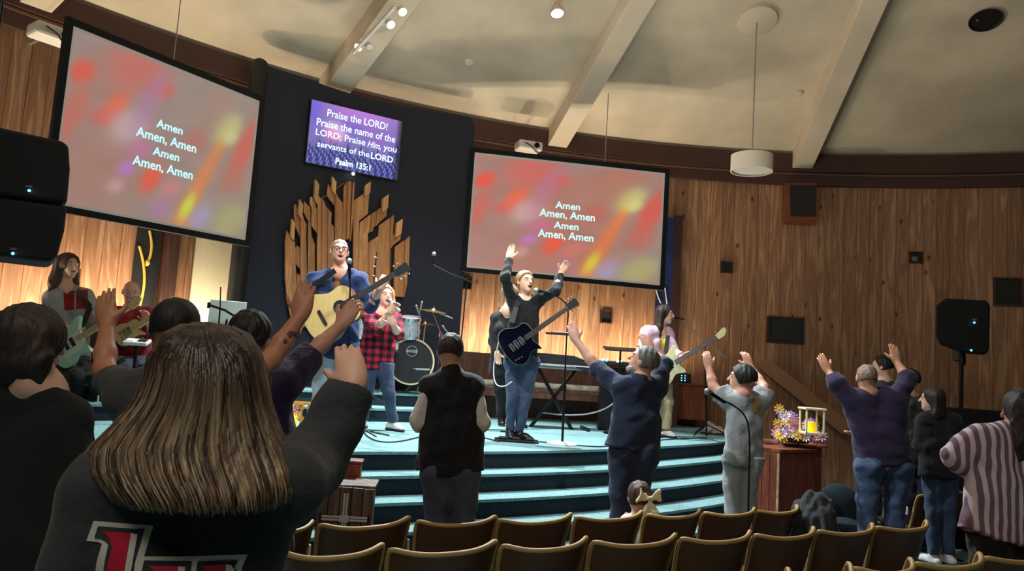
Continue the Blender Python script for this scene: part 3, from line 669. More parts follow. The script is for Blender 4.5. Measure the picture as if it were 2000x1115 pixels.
def sdf_mesh(name, prims, mtl, parent, h=0.009, disp=None, clips=(), matfn=None):
    F, lo = field(prims, h, disp, clips); V, Q = nets(F, lo, h); Q = Q[(Q >= 0).all(1)]
    me = bpy.data.meshes.new(name); nv, nf = len(V), len(Q)
    me.vertices.add(nv); me.vertices.foreach_set('co', (V-WL[parent.name]).ravel()); me.loops.add(nf*4); me.loops.foreach_set('vertex_index', Q.ravel().astype(np.int32))
    me.polygons.add(nf); me.polygons.foreach_set('loop_start', np.arange(0, nf*4, 4, dtype=np.int32)); me.polygons.foreach_set('loop_total', np.full(nf, 4, np.int32))
    me.update(calc_edges=True); me.polygons.foreach_set('use_smooth', np.ones(nf, bool))
    for m in (mtl if isinstance(mtl, (list, tuple)) else [mtl]): me.materials.append(m)
    if matfn is not None: me.polygons.foreach_set('material_index', matfn(V[Q].mean(1)).astype(np.int32))
    me.validate(); me.update(); o = bpy.data.objects.new(name, me); COL.objects.link(o); o.parent = parent; WL[o.name] = WL[parent.name].copy(); return o

SKIN = {k: mat('skin_'+k, c, .5, var=.06, scale=14) for k, c in dict(fair=(226, 178, 152), tan=(196, 142, 112), rosy=(214, 158, 136), warm=(188, 128, 98)).items()}
EYEW = mat('eye_white', (220, 215, 208), .3); EYED = mat('eye_dark', (30, 22, 18), .3); LIPM = mat('lips', (168, 84, 78), .5); MOUTHD = mat('mouth_inside', (60, 20, 20), .6)
def hair_mat(name, c1, c2, rough=.62, zgrad=None, stretch=(60, 60, 3)):
    m = bpy.data.materials.new(name); m.use_nodes = True; N = m.node_tree.nodes; L = m.node_tree.links; b = N['Principled BSDF']; b.inputs['Roughness'].default_value = rough
    tc = N.new('ShaderNodeTexCoord'); mp = N.new('ShaderNodeMapping'); mp.inputs['Scale'].default_value = stretch; L.new(tc.outputs['Object'], mp.inputs[0])
    n = N.new('ShaderNodeTexNoise'); n.inputs['Scale'].default_value = 1.0; n.inputs['Detail'].default_value = 4; L.new(mp.outputs[0], n.inputs['Vector'])
    mr = N.new('ShaderNodeMapRange'); mr.inputs[1].default_value = .3; mr.inputs[2].default_value = .7; L.new(n.outputs['Fac'], mr.inputs[0])
    mx = N.new('ShaderNodeMix'); mx.data_type = 'RGBA'; mx.inputs[6].default_value = (*lin(c1), 1); mx.inputs[7].default_value = (*lin(c2), 1); fac = mr.outputs[0]
    if zgrad:
        sp_ = N.new('ShaderNodeSeparateXYZ'); L.new(tc.outputs['Object'], sp_.inputs[0]); zr = N.new('ShaderNodeMapRange'); zr.inputs[1].default_value = zgrad[0]; zr.inputs[2].default_value = zgrad[1]
        L.new(sp_.outputs[2], zr.inputs[0]); ml = N.new('ShaderNodeMath'); ml.operation = 'MULTIPLY_ADD'; L.new(mr.outputs[0], ml.inputs[0]); ml.inputs[1].default_value = .75; ml.inputs[2].default_value = .18
        m2 = N.new('ShaderNodeMath'); m2.operation = 'MULTIPLY'; L.new(ml.outputs[0], m2.inputs[0]); L.new(zr.outputs[0], m2.inputs[1]); fac = m2.outputs[0]
    L.new(fac, mx.inputs[0]); L.new(mx.outputs[2], b.inputs['Base Color'])
    bp = N.new('ShaderNodeBump'); bp.inputs['Strength'].default_value = .6; bp.inputs['Distance'].default_value = .004; L.new(mr.outputs[0], bp.inputs['Height']); L.new(bp.outputs[0], b.inputs['Normal'])
    MATS[name] = m; return m

def hand_prims(w, d, n_, t, s=1.0, curl=.35, spread=.12, thumb=.9, fingers=(1, 1, 1, 1)):
    """w wrist, d direction of fingers, n_ palm normal, t towards the thumb"""
    d = nrm(d); t = nrm(t-d*np.dot(t, d)); n_ = nrm(np.cross(d, t))*np.sign(np.dot(np.cross(d, t), n_) or 1)
    out = [cone(w, w+d*.04*s, .026*s, .03*s, n_, .62), cone(w+d*.03*s+t*.017*s, w+d*.082*s+t*.024*s, .024*s, .021*s, n_, .6), cone(w+d*.03*s-t*.017*s, w+d*.076*s-t*.024*s, .022*s, .019*s, n_, .6)]
    for i, (o, L) in enumerate(((.031, .070), (.011, .078), (-.009, .072), (-.028, .056))):
        b = w+d*(.083-.003*i)*s+t*o*s; a = (o-.001)*spread*10; dd = nrm(d+t*a); c = curl*(1.0 if fingers[i] else 3.2)
        p = b
        for j, fr in enumerate((.42, .32, .26)):
            dd = nrm(dd*cos(c*(.5+.35*j))+n_*sin(c*(.5+.35*j))); e = p+dd*L*fr*s
            out.append(cone(p, e, (.0105-.0012*j)*s, (.0097-.0012*j)*s, k=.004)); p = e
    b = w+d*.022*s+t*.026*s; d1 = nrm(d*.6+t*thumb+n_*.25); e = b+d1*.042*s; out.append(cone(b, e, .016*s, .0125*s, k=.01))
    d2 = nrm(d*.9+t*thumb*.6+n_*.35); out.append(cone(e, e+d2*.034*s, .012*s, .0095*s, k=.004)); return out
def lerp(a, b, t): return a+(b-a)*t
def pj(Y0, **kw): return {k: P(v[0], v[1], Y0+(v[2] if len(v) > 2 else 0)) for k, v in kw.items()}
PEOPLE = {}
def person(key, label, J, yaw, hyaw=None, hpitch=0.0, htilt=0.0, skin='fair', s=1.0, girth=1.0, h=.008, top=None, bot=None, hair=None, shoes=None,
           fem=False, hands=('a', 'b'), hs=None, face=True, mouth=.0, beard=None, glasses=None, extra_top=None, group=None, floor=None, headr=1.0, hc=(.35, .35), hd=None):
    F = np.array([sin(radians(yaw)), cos(radians(yaw)), 0.]); hy = radians(yaw if hyaw is None else hyaw)
    hf = np.array([sin(hy)*cos(hpitch), cos(hy)*cos(hpitch), sin(hpitch)]); side = nrm(np.cross(hf, (0, 0, 1))); hu = np.cross(side, hf)
    if htilt: side, hu = side*cos(htilt)+hu*sin(htilt), hu*cos(htilt)-side*sin(htilt)
    R = nrm(J['sb']-J['sa']); mid = (J['sa']+J['sb'])/2; wsh = np.linalg.norm(J['sb']-J['sa'])/2
    spn = nrm(mid-J['pel']); F = nrm(F-spn*np.dot(F, spn)); Rt = nrm(np.cross(F, spn)); Rt = Rt if np.dot(Rt, R) > 0 else -Rt
    base = J['pel'].copy(); base[2] = floor if floor is not None else 0.05
    T = thing('person', label, 'person', tuple(base), group); PEOPLE[key] = T
    hs = hs or s; H = J['head']; g = girth; hr_ = hs*headr
    # ---- skin
    sk = [ell(H+hu*.022*hr_-hf*.012*hr_, (.074*hr_, .094*hr_, .086*hr_), (side, hf, hu)), ell(H-hu*.04*hr_+hf*.022*hr_, (.055*hr_, .066*hr_, .066*hr_), (side, hf, hu), k=.03),
          ell(H-hu*.09*hr_+hf*.062*hr_, (.024*hr_, .022*hr_, .02*hr_), (side, hf, hu), k=.03),
          cone(H+hf*.088*hr_+hu*.012*hr_, H+hf*.108*hr_-hu*.022*hr_, .008*hr_, .013*hr_, k=.012), ell(H+hf*.074*hr_+hu*.03*hr_, (.05*hr_, .016*hr_, .010*hr_), (side, hf, hu), k=.02),
          ell(H+hf*.082*hr_-hu*.052*hr_, (.024*hr_, .012*hr_, .008*hr_), (side, hf, hu), k=.008)]
    for q in (-1, 1): sk.append(ell(H+side*q*.077*hr_-hu*.008*hr_-hf*.008*hr_, (.010*hr_, .02*hr_, .031*hr_), (side, hf, hu), k=.008))
    nb = J['neck']
    sk.append(cone(H-hu*.05*hr_-hf*.02*hr_, nb, .052*s*g**.5, .058*s*g**.5, k=.03))
    sk.append(ell(nb+F*.03*s-spn*.035*s, (.085*s, .058*s, .075*s), (Rt, F, spn), k=.03))
    sk += [cone(nb, lerp(nb, J['s'+q], .85), .05*s, .045*s, k=.03) for q in 'ab']
    for q, sg in (('a', -1), ('b', 1)):
        sk.append(cone(mid+Rt*sg*(wsh-.08*s)-spn*.05*s, J['pel']+spn*.16*s+Rt*sg*.06*s, .088*s*g, .082*s*g, F, .8, k=.04))
    sk.append(cone(J['pel']+spn*.16*s, J['pel'], .1*s*g, .11*s*g, F, .8, k=.04))
    for qi, q in enumerate('ab'):
        S_, E_, W_ = J['s'+q], J['e'+q], J['w'+q]
        sk += [cone(S_, E_, .047*s*g**.5, .038*s, k=.03), cone(E_, lerp(E_, W_, .35), .038*s, .039*s, k=.02), cone(lerp(E_, W_, .35), W_, .039*s, .026*s, k=.02)]
        if q in hands and ('t'+q) in J:
            d = J['t'+q]-W_; pal = J.get('n'+q, None); th_ = J.get('h'+q, None)
            if pal is None: pal = F
            if th_ is None: th_ = (R if q == 'a' else -R)
            sk += hand_prims(W_, d, np.asarray(pal, float), np.asarray(th_, float), s*J.get('hsc', .95), curl=hc[qi])
    body = sdf_mesh('body', sk, [SKIN[skin], LIPM], T, h, matfn=lambda c: ((np.abs((c-H-hf*.09*hr_+hu*.052*hr_)@side) < .024*hr_) & (np.abs((c-H+hu*.052*hr_)@hu) < .0075*hr_) & (((c-H)@hf) > .075*hr_)))
    if face:
        for q in (-1, 1):
            e = M(); ec = H+hf*.078*hr_+side*q*.031*hr_+hu*.008*hr_
            e.mi(0).sph(ec, (.013*hr_, .009*hr_, .0065*hr_), 10, (side, hf, hu)); e.mi(1).sph(ec+hf*.0055*hr_, (.0055*hr_, .005*hr_, .0055*hr_), 8, (side, hf, hu)); e.build('eye', [EYEW, EYED], T, smooth='all')
            b_ = M(); b_.tube([H+hf*.086*hr_+side*q*.016*hr_+hu*.027*hr_, H+hf*.086*hr_+side*q*.034*hr_+hu*.033*hr_, H+hf*.074*hr_+side*q*.05*hr_+hu*.026*hr_], [.0035*hr_, .0045*hr_, .002], 6)
            b_.build('eyebrow', hair['mat'] if hair else EYED, T, smooth='all')
    if mouth:
        m_ = M(); m_.sph(H+hf*.088*hr_-hu*(.056+mouth*.2)*hr_, (.02*hr_, .012*hr_, mouth*hr_), 12, (side, hf, hu)); m_.build('mouth', MOUTHD, T, smooth='all')
    if glasses:
        gl = M()
        for q in (-1, 1):
            c = H+hf*.098*hr_+side*q*.034*hr_+hu*.006*hr_; ring = [c+(side*cos(a)*.027+hu*sin(a)*.02)*hr_ for a in np.linspace(0, 2*pi, 15)]; gl.tube(ring, .0028*hr_, 6, cap=False)
            gl.tube([H+hf*.096*hr_+side*q*.06*hr_+hu*.01*hr_, H+side*q*.082*hr_+hu*.008*hr_-hf*.01*hr_], .0025*hr_, 6)
        gl.tube([H+hf*.1*hr_+side*.008*hr_+hu*.01*hr_, H+hf*.1*hr_-side*.008*hr_+hu*.01*hr_], .0025*hr_, 6); gl.build('glasses', glasses, T, smooth='all')
        if False:
            ln = M()
            for q in (-1, 1): ln.sph(H+hf*.096*hr_+side*q*.034*hr_+hu*.006*hr_, (.026*hr_, .003*hr_, .019*hr_), 12, (side, hf, hu))
            ln.build('lenses', mat('tinted_lens', (40, 42, 48), .1, coat=.5), T, smooth='all')
    # ---- top
    if top:
        e = top.get('e', .014)*s; ft = top.get('fit', 1.0)*g; tp = []
        hem = top.get('hem', .10)*s
        for sg in (-1, 1):
            ct = mid+Rt*sg*(wsh-.075*s)-spn*.05*s; wt = J['pel']+spn*.16*s+Rt*sg*.062*s; hp = J['pel']-spn*hem+Rt*sg*.075*s
            tp += [cone(ct, wt, .096*s*ft+e*.6, .094*s*ft+e, F, .82, k=.04), cone(wt, hp, .094*s*ft+e, .104*s*ft+e, F, .82, cap=True, k=.04)]
        tp += [cone(J['pel']+spn*.2*s, J['pel']-spn*hem, .1*s*ft+e, .1*s*ft+e, F, .9, cap=True, k=.04)]
        if fem: tp += [ell(mid+Rt*sg*.075*s-spn*.13*s+F*.065*s, (.068*s, .06*s, .065*s), (Rt, F, spn), k=.05) for sg in (-1, 1)]
        tp += [cone(lerp(nb, J['s'+q], .28)-spn*.01, J['s'+q], .05*s+e*.5, .052*s+e*.7, k=.04) for q in 'ab']
        for q in 'ab':
            S_, E_, W_ = J['s'+q], J['e'+q], J['w'+q]; sl = top.get('sl'+q, top.get('sleeve', 1.9)); wd = top.get('loose', 1.0)
            if sl <= 0: continue
            if sl <= 1: tp.append(cone(S_, lerp(S_, E_, sl), .052*s*g**.5+e, (.048*s+e)*wd, cap=True, k=.03))
            else: tp += [cone(S_, E_, .05*s*g**.5+e*1.1, .042*s+e*wd, k=.03), cone(E_, lerp(E_, W_, sl-1), .042*s+e*wd, .029*s+e*wd*.9, cap=True, k=.02)]
        if top.get('collar'): tp.append(cone(nb-spn*.02, lerp(nb, H, .28), .062*s+e*.4, .06*s+e*.3, cap=True, k=.02))
        if top.get('hood'): tp.append(ell(nb-F*.06*s-spn*.02*s, (.12*s, .06*s, .06*s), (Rt, F, spn), k=.04))
        if top.get('under'):
            un = []
            for q in 'ab':
                S_, E_, W_ = J['s'+q], J['e'+q], J['w'+q]; un += [cone(lerp(nb, S_, .9), E_, .058*s, .053*s, k=.03), cone(E_, lerp(E_, W_, .9), .053*s, .036*s, cap=True, k=.02)]
            sdf_mesh('sleeve_shirt', un, top['under'], T, h*1.15, disp=wrinkle(.004*s, 55, seed=2))
        clips = [lambda p, c=(nb+F*.055*s+spn*.03*s), r=.062*s: r-np.sqrt(((p-c)**2).sum(1))] if not top.get('collar') else [lambda p, c=(lerp(nb, H, .34)+F*.03*s), r=.05*s: r-np.sqrt(((p-c)**2).sum(1))]
        wr = wrinkle(top.get('wr', .004)*s, top.get('wf', 48), seed=len(PEOPLE)*1.3)
        J['_top'] = sdf_mesh(top.get('name', 'shirt'), tp, top['mat'], T, top.get('h', h*1.15), disp=wr, clips=clips, matfn=top.get('matfn'))
    if bot:
        bt = []; wd = bot.get('wide', 1.0); e = .008*s
        for sg, q in ((-1, 'a'), (1, 'b')):
            hp, kn, an = J['h_'+q], J['k_'+q], J['a_'+q]
            bt += [cone(J['pel']+spn*.13*s+Rt*sg*.055*s, hp, .088*s*g+e, .092*s*g+e, F, .9, k=.04), cone(hp, kn, .09*s*g**.7+e, .062*s*wd+e, k=.035), cone(kn, an, .062*s*wd+e, .045*s*bot.get('cuff', wd)+e, cap=True, k=.02),
                   ell(hp-F*.035*s+spn*.02*s, (.08*s*g, .075*s*g, .085*s), (Rt, F, spn), k=.04)]
        cl = [plane(J['pel']+spn*bot.get('rise', .07-(top.get('hem', .1) if top else 0))*s, spn)]
        sdf_mesh(bot.get('name', 'trousers'), bt, bot['mat'], T, bot.get('h', h*1.15), disp=wrinkle(bot.get('wr', .004)*s, 42, sz=1.3, seed=len(PEOPLE)), clips=cl)
        if shoes:
            fy = floor if floor is not None else .05
            for q, sg in (('a', -1), ('b', 1)):
                an = J['a_'+q]; td = J.get('toe'+q, F); td = nrm(np.array([td[0], td[1], 0])); fl = max(fy, an[2]-.1*s)
                A0 = np.array([an[0], an[1], fl+.04*s]); pr = [cone(A0-td*.05*s, A0+td*.1*s, .04*s, .038*s, k=.02), cone(A0+td*.08*s, A0+td*.16*s-np.array([0, 0, .012*s]), .038*s, .03*s, k=.02)]
                pr.append(cone(A0, an+np.array([0, 0, shoes.get('shaft', 0)+.0])*1.0, .042*s, .043*s, cap=True, k=.02))
                o = sdf_mesh('shoe', pr, shoes['mat'], T, h, clips=[plane((0, 0, fl+.018), (0, 0, -1))])
                so = [cone(A0-td*.05*s-np.array([0, 0, .03*s]), A0+td*.16*s-np.array([0, 0, .03*s]), .043*s, .038*s)]
                sdf_mesh('sole', so, shoes.get('sole', RUBB), o, h, clips=[plane((0, 0, fl+.02), (0, 0, 1)), plane((0, 0, fl+.001), (0, 0, -1))])
    # ---- hair
    if hair:
        k_ = hair.get('kind', 'short'); v = hair.get('vol', .010)*hs; hp_ = []; hcl = []
        cen = H+hu*.026*hr_-hf*.016*hr_
        hp_.append(ell(cen, (.076*hr_+v, .094*hr_+v, .086*hr_+v), (side, hf, hu)))
        if k_ in ('short', 'bald'):
            hl = hair.get('line', .048)
            hcl = [plane(H+hf*hl*hr_+hu*.05*hr_, nrm(hf*.85-hu*.55)), plane(H-hu*hair.get('low', .045)*hr_, -nrm(hu+hf*.35))]
            if k_ == 'bald': hcl.append(plane(H+hu*.05*hr_, nrm(hu*.9+hf*.25)))
            hp_.append(ell(H-hf*.05*hr_-hu*.02*hr_, (.062*hr_+v, .045*hr_+v, .06*hr_), (side, hf, hu), k=.02))
        else:
            hcl = [lambda p, c=H+hf*.10*hr_-hu*.02*hr_, r=.088*hr_: r-np.sqrt(((((p-c)@side)*1.25)**2+((p-c)@hf)**2+(((p-c)@hu)*.8)**2))]
            L = hair['len']*hs; dn = -np.array([0, 0, 1.]); w0 = hair.get('w', .07)*hs; off = hair.get('off', np.zeros(3))
            for i, a in enumerate(hair.get('locks', (-1, -.6, -.2, .2, .6, 1))):
                b0 = cen+side*a*.062*hr_-hf*(.055-.04*abs(a))*hr_; b1 = b0+dn*L*.55+side*a*w0*.4-hf*.01; b2 = b0+dn*L*(1-.05*((i*7) % 3))+side*a*w0*.8+off
                hp_ += [cone(b0, b1, .04*hr_+v, .036*hr_+v*.6, hf, .8, k=.03), cone(b1, b2, .036*hr_+v*.6, .016*hr_, hf, .8, k=.03)]
        hp_ += hair.get('extra', [])
        sdf_mesh('hair', hp_, hair['mat'], T, hair.get('h', h), disp=strands(hair.get('sa', .002), hair.get('sf', 150), seed=len(PEOPLE)) if k_ not in ('bald',) else None, clips=hcl)
    if beard:
        bp_ = [ell(H-hu*.055*hr_+hf*.026*hr_, (.062*hr_, .07*hr_, .06*hr_), (side, hf, hu)), ell(H-hu*.095*hr_+hf*.066*hr_, (.032*hr_, .028*hr_, .026*hr_), (side, hf, hu), k=.02)]
        sdf_mesh('beard', bp_, beard, T, h, disp=strands(.0015, 220), clips=[plane(H-hu*.03*hr_, nrm(hu+hf*.55)), lambda p, c=H+hf*.1*hr_-hu*.045*hr_, r=.024*hr_: r-np.sqrt(((p-c)**2).sum(1))])
    return T, dict(H=H, hf=hf, hu=hu, side=side, F=F, Rt=Rt, spn=spn, mid=mid)
# ================================================================== people
def cloth(name, rgb, var=.1, rough=.9, bump=.7, bscale=26, sheen=.1, scale=12): return mat(name, rgb, rough, var=var, scale=scale, bump=bump, bscale=bscale, sheen=sheen)
DENIM = cloth('denim_blue', (52, 68, 94), .35, scale=9); DENIMD = cloth('denim_dark', (34, 44, 66), .25, scale=9); DENIML = cloth('denim_light', (150, 168, 184), .22, scale=7); JEANG = cloth('jeans_slate', (62, 70, 84), .2)
KHAKI = cloth('khaki_cotton', (178, 160, 124)); GREYL = cloth('sweat_light_grey', (158, 160, 160), .08); GREYT = cloth('tee_grey', (150, 156, 156), .08); CHAR = cloth('sweat_charcoal', (50, 53, 57), .08)
NAVY = cloth('sweater_navy', (22, 46, 90), .1); BLACKT = cloth('fabric_black', (11, 11, 14), .15); WHITET = cloth('fabric_white', (214, 208, 200), .05); PURP = cloth('sweater_purple', (36, 20, 54), .12); PURPT = cloth('tee_purple', (44, 30, 66), .1)
REDT = cloth('shirt_red', (138, 26, 36), .12); PINK = cloth('sweater_pink', (196, 164, 182), .08); DKGRN = cloth('shirt_dark_green', (42, 50, 48), .1); TEEDK = cloth('tee_dark_grey', (66, 66, 66), .1); DSHIRT = cloth('shirt_denim', (28, 40, 66), .15)
LEATH = mat('boot_leather', (24, 20, 20), .35); SHOEW = mat('shoe_white', (220, 218, 214), .5)
def plaid_mat():
    m = bpy.data.materials.new('plaid_flannel'); m.use_nodes = True; N = m.node_tree.nodes; L = m.node_tree.links; b = N['Principled BSDF']; b.inputs['Roughness'].default_value = .9
    tc = N.new('ShaderNodeTexCoord'); sp_ = N.new('ShaderNodeSeparateXYZ'); L.new(tc.outputs['Object'], sp_.inputs[0]); outs = []
    for ax in (0, 2):
        a = N.new('ShaderNodeMath'); a.operation = 'MULTIPLY'; a.inputs[1].default_value = 2*pi/.075; L.new(sp_.outputs[ax], a.inputs[0]); s_ = N.new('ShaderNodeMath'); s_.operation = 'SINE'; L.new(a.outputs[0], s_.inputs[0])
        g = N.new('ShaderNodeMapRange'); g.inputs[1].default_value = -.15; g.inputs[2].default_value = .15; L.new(s_.outputs[0], g.inputs[0]); outs.append(g.outputs[0])
    ad = N.new('ShaderNodeMath'); ad.operation = 'ADD'; L.new(outs[0], ad.inputs[0]); L.new(outs[1], ad.inputs[1]); hf_ = N.new('ShaderNodeMath'); hf_.operation = 'MULTIPLY'; hf_.inputs[1].default_value = .5; L.new(ad.outputs[0], hf_.inputs[0])
    r = N.new('ShaderNodeValToRGB'); r.color_ramp.interpolation = 'CONSTANT'; r.color_ramp.elements[0].color = (*lin((28, 10, 18)), 1); e = r.color_ramp.elements.new(.3); e.color = (*lin((112, 18, 40)), 1); r.color_ramp.elements[-1].position = .8; r.color_ramp.elements[-1].color = (*lin((196, 34, 62)), 1)
    L.new(hf_.outputs[0], r.inputs[0]); L.new(r.outputs[0], b.inputs['Base Color']); return m
def stripe_mat():
    m = bpy.data.materials.new('striped_cotton'); m.use_nodes = True; N = m.node_tree.nodes; L = m.node_tree.links; b = N['Principled BSDF']; b.inputs['Roughness'].default_value = .9
    tc = N.new('ShaderNodeTexCoord'); wv = N.new('ShaderNodeTexWave'); wv.wave_type = 'BANDS'; wv.bands_direction = 'X'; wv.inputs['Scale'].default_value = 8.5; wv.inputs['Distortion'].default_value = 1.0; wv.inputs['Detail'].default_value = 1
    L.new(tc.outputs['Object'], wv.inputs['Vector']); r = N.new('ShaderNodeValToRGB'); r.color_ramp.elements[0].color = (*lin((214, 196, 204)), 1); r.color_ramp.elements[0].position = .35; r.color_ramp.elements[1].color = (*lin((118, 92, 108)), 1); r.color_ramp.elements[1].position = .6
    L.new(wv.outputs['Fac'], r.inputs[0]); L.new(r.outputs[0], b.inputs['Base Color']); return m
HBRN = hair_mat('hair_brown', (48, 32, 24), (96, 68, 50)); HBLK = hair_mat('hair_black', (10, 9, 10), (30, 26, 26)); HDK = hair_mat('hair_dark', (28, 20, 17), (56, 40, 32)); HGRY = hair_mat('hair_grey', (60, 58, 56), (128, 124, 118)); HSND = hair_mat('hair_sandy', (110, 82, 56), (166, 134, 98)); HBLD = hair_mat('hair_blond', (172, 124, 76), (226, 178, 124)); HTAN = hair_mat('hair_stubble', (112, 90, 72), (140, 116, 96), stretch=(90, 90, 90)); HWHT = mat('beard_white', (180, 172, 162), .8)

# --- on stage
J = pj(7.6, head=(1026, 551), neck=(1024, 586, .04), pel=(1018, 694), sa=(1000, 588), sb=(1052, 586), ea=(987, 541, -.17), wa=(995, 504, -.05), ta=(1001, 474), eb=(1086, 567, -.17), wb=(1096, 533, -.05), tb=(1112, 506, -.1), h_a=(1003, 708), h_b=(1034, 708), k_a=(1001, 775, -.05), k_b=(1026, 775, -.03), a_a=(996, 838), a_b=(1014, 842))
J['toea'] = (.1, -1, 0); J['toeb'] = (.7, -.7, 0)
person('singer', 'main singer with both arms raised, black jacket and black electric guitar', J, 168, 150, .12, skin='fair', s=.98, girth=.92, top=dict(mat=BLACKT, name='jacket', e=.012, hem=.06, sleeve=1.93), bot=dict(mat=DENIM, wide=.86, cuff=.8), shoes=dict(mat=LEATH, shaft=.12), hair=dict(mat=HSND, kind='short', vol=.013, line=.05), mouth=.012, floor=.89, h=.0075, hs=1.0)
J = pj(7.15, head=(663, 491), neck=(666, 527, .04), pel=(660, 672), sa=(612, 546), sb=(704, 544), ea=(602, 600, .0), wa=(642, 580, -.24), ta=(672, 592, -.27), eb=(724, 600, -.08), wb=(742, 563, -.27), tb=(752, 540, -.27), h_a=(641, 688), h_b=(681, 688), k_a=(628, 752, -.05), k_b=(672, 750, .03), a_a=(616, 822, .02), a_b=(654, 812, .1))
J['nb'] = (0, 1, 0); J['na'] = (0, 1, 0)
person('guitarist', 'bald man in navy sweater and light jeans strumming a natural acoustic guitar', J, 172, 160, .1, skin='rosy', s=1.03, girth=1.05, top=dict(mat=NAVY, name='sweater', e=.016, hem=.13, sleeve=1.55), bot=dict(mat=DENIML, wide=1.0, cuff=1.15), shoes=dict(mat=SHOEW), hair=dict(mat=HTAN, kind='short', vol=.003, line=.06), mouth=.012, glasses=BLKM, floor=.89, h=.0075, hs=1.04, hc=(.5, .8))
J = pj(7.75, head=(752, 578), neck=(747, 606, .03), pel=(735, 700), sa=(718, 617), sb=(773, 622), ea=(736, 643, -.2), wa=(763, 606, -.3), ta=(776, 592, -.33), eb=(778, 652, -.12), wb=(767, 632, -.3), tb=(760, 614, -.33), h_a=(724, 712), h_b=(752, 712), k_a=(716, 768, -.04), k_b=(759, 768, -.06), a_a=(709, 817), a_b=(767, 821))
J['toea'] = (-.2, -1, 0); J['toeb'] = (.7, -.7, 0)
person('plaid', 'woman in red plaid shirt and jeans singing into a handheld white microphone', J, 168, 150, .08, skin='fair', s=.96, girth=.95, fem=True, top=dict(mat=plaid_mat(), name='plaid_shirt', e=.016, hem=.10, sleeve=1.08, collar=True), bot=dict(mat=DENIM, wide=.9, cuff=1.0), shoes=dict(mat=SHOEW), hair=dict(mat=HBLD, kind='long', len=.13, w=.05, vol=.016), mouth=.012, floor=.89, h=.0075, hs=.98, hc=(.8, .3))
J = pj(8.55, head=(996, 574), neck=(992, 602), pel=(985, 700), sa=(968, 622), sb=(1012, 622), ea=(963, 665), wa=(971, 690, -.1), ta=(973, 704, -.1), eb=(1012, 665), wb=(1004, 690), h_a=(977, 712), h_b=(995, 712), k_a=(976, 762), k_b=(996, 762), a_a=(980, 814), a_b=(996, 814))
person('backing', 'backing singer in dark clothes standing mostly hidden behind the main singer', J, 176, skin='fair', s=.93, girth=.88, fem=True, top=dict(mat=BLACKT, name='top', e=.014, hem=.2, sleeve=1.9), bot=dict(mat=BLACKT, wide=.9), shoes=dict(mat=LEATH, shaft=.1), hair=dict(mat=HSND, kind='long', len=.34, w=.06, vol=.014), floor=.89, h=.009)
J = pj(9.25, head=(1299, 614), neck=(1289, 642), pel=(1284, 722), sa=(1264, 650, -.1), sb=(1304, 652, .05), ea=(1254, 692, -.12), wa=(1281, 706, -.25), ta=(1294, 712, -.27), eb=(1316, 694, -.05), wb=(1334, 698, -.22), tb=(1347, 688, -.24), h_a=(1275, 732), h_b=(1296, 733), k_a=(1280, 782, -.1), k_b=(1301, 784), a_a=(1278, 833, -.03), a_b=(1298, 837))
J['toea'] = (.3, -.9, 0); J['toeb'] = (.5, -.8, 0)
person('bassist', 'bassist woman in pale pink sweater and wide khaki trousers at the right microphone', J, 150, 112, 0, skin='fair', s=.97, girth=.95, fem=True, top=dict(mat=PINK, name='sweater', e=.03, hem=.05, sleeve=1.8, loose=1.3), bot=dict(mat=KHAKI, wide=1.25, cuff=1.6), shoes=dict(mat=SHOEW), hair=dict(mat=HDK, kind='long', len=.36, w=.05, vol=.014), mouth=.008, floor=.89, h=.009, hc=(.6, .9))
J = pj(7.3, head=(134, 520), neck=(127, 557, .03), pel=(132, 690), sa=(100, 580, -.06), sb=(170, 580, .1), ea=(96, 640, -.02), wa=(140, 640, -.25), ta=(162, 648, -.28), eb=(186, 634, 0), wb=(214, 622, -.25), tb=(226, 606, -.27), h_a=(118, 700), h_b=(150, 700), k_a=(150, 740, -.35), k_b=(185, 740, -.3), a_a=(150, 800, -.3), a_b=(188, 800, -.25))
person('hoodie', 'woman in grey sweatshirt with red print playing a pale green electric guitar', J, 160, 118, .03, skin='fair', s=.97, girth=1.0, fem=True, top=dict(mat=GREYL, name='sweatshirt', e=.024, hem=.1, sleeve=1.7, loose=1.2), bot=dict(mat=BLACKT, wide=.95), shoes=dict(mat=SHOEW), hair=dict(mat=HBRN, kind='long', len=.34, w=.08, vol=.02), floor=.89, h=.008, hc=(.6, .8), hs=1.02)
J = pj(7.6, head=(256, 570), neck=(256, 602, .05), pel=(258, 690), sa=(228, 612), sb=(292, 614), ea=(220, 655, -.1), wa=(254, 664, -.33), ta=(272, 668, -.35), eb=(300, 655, -.1), wb=(288, 628, -.3), tb=(284, 612, -.32), h_a=(242, 698), h_b=(276, 698), k_a=(248, 722, -.42), k_b=(286, 722, -.42), a_a=(250, 790, -.4), a_b=(288, 790, -.4))
person('redman', 'seated bald man in a red shirt bending over an acoustic guitar', J, 168, 150, -.28, skin='rosy', s=.97, girth=1.05, top=dict(mat=REDT, name='shirt', e=.02, hem=.1, sleeve=1.1, collar=True), bot=dict(mat=DENIMD, wide=1.0), shoes=dict(mat=LEATH), hair=None, glasses=CHROME, floor=.89, h=.008, hc=(.6, .8))

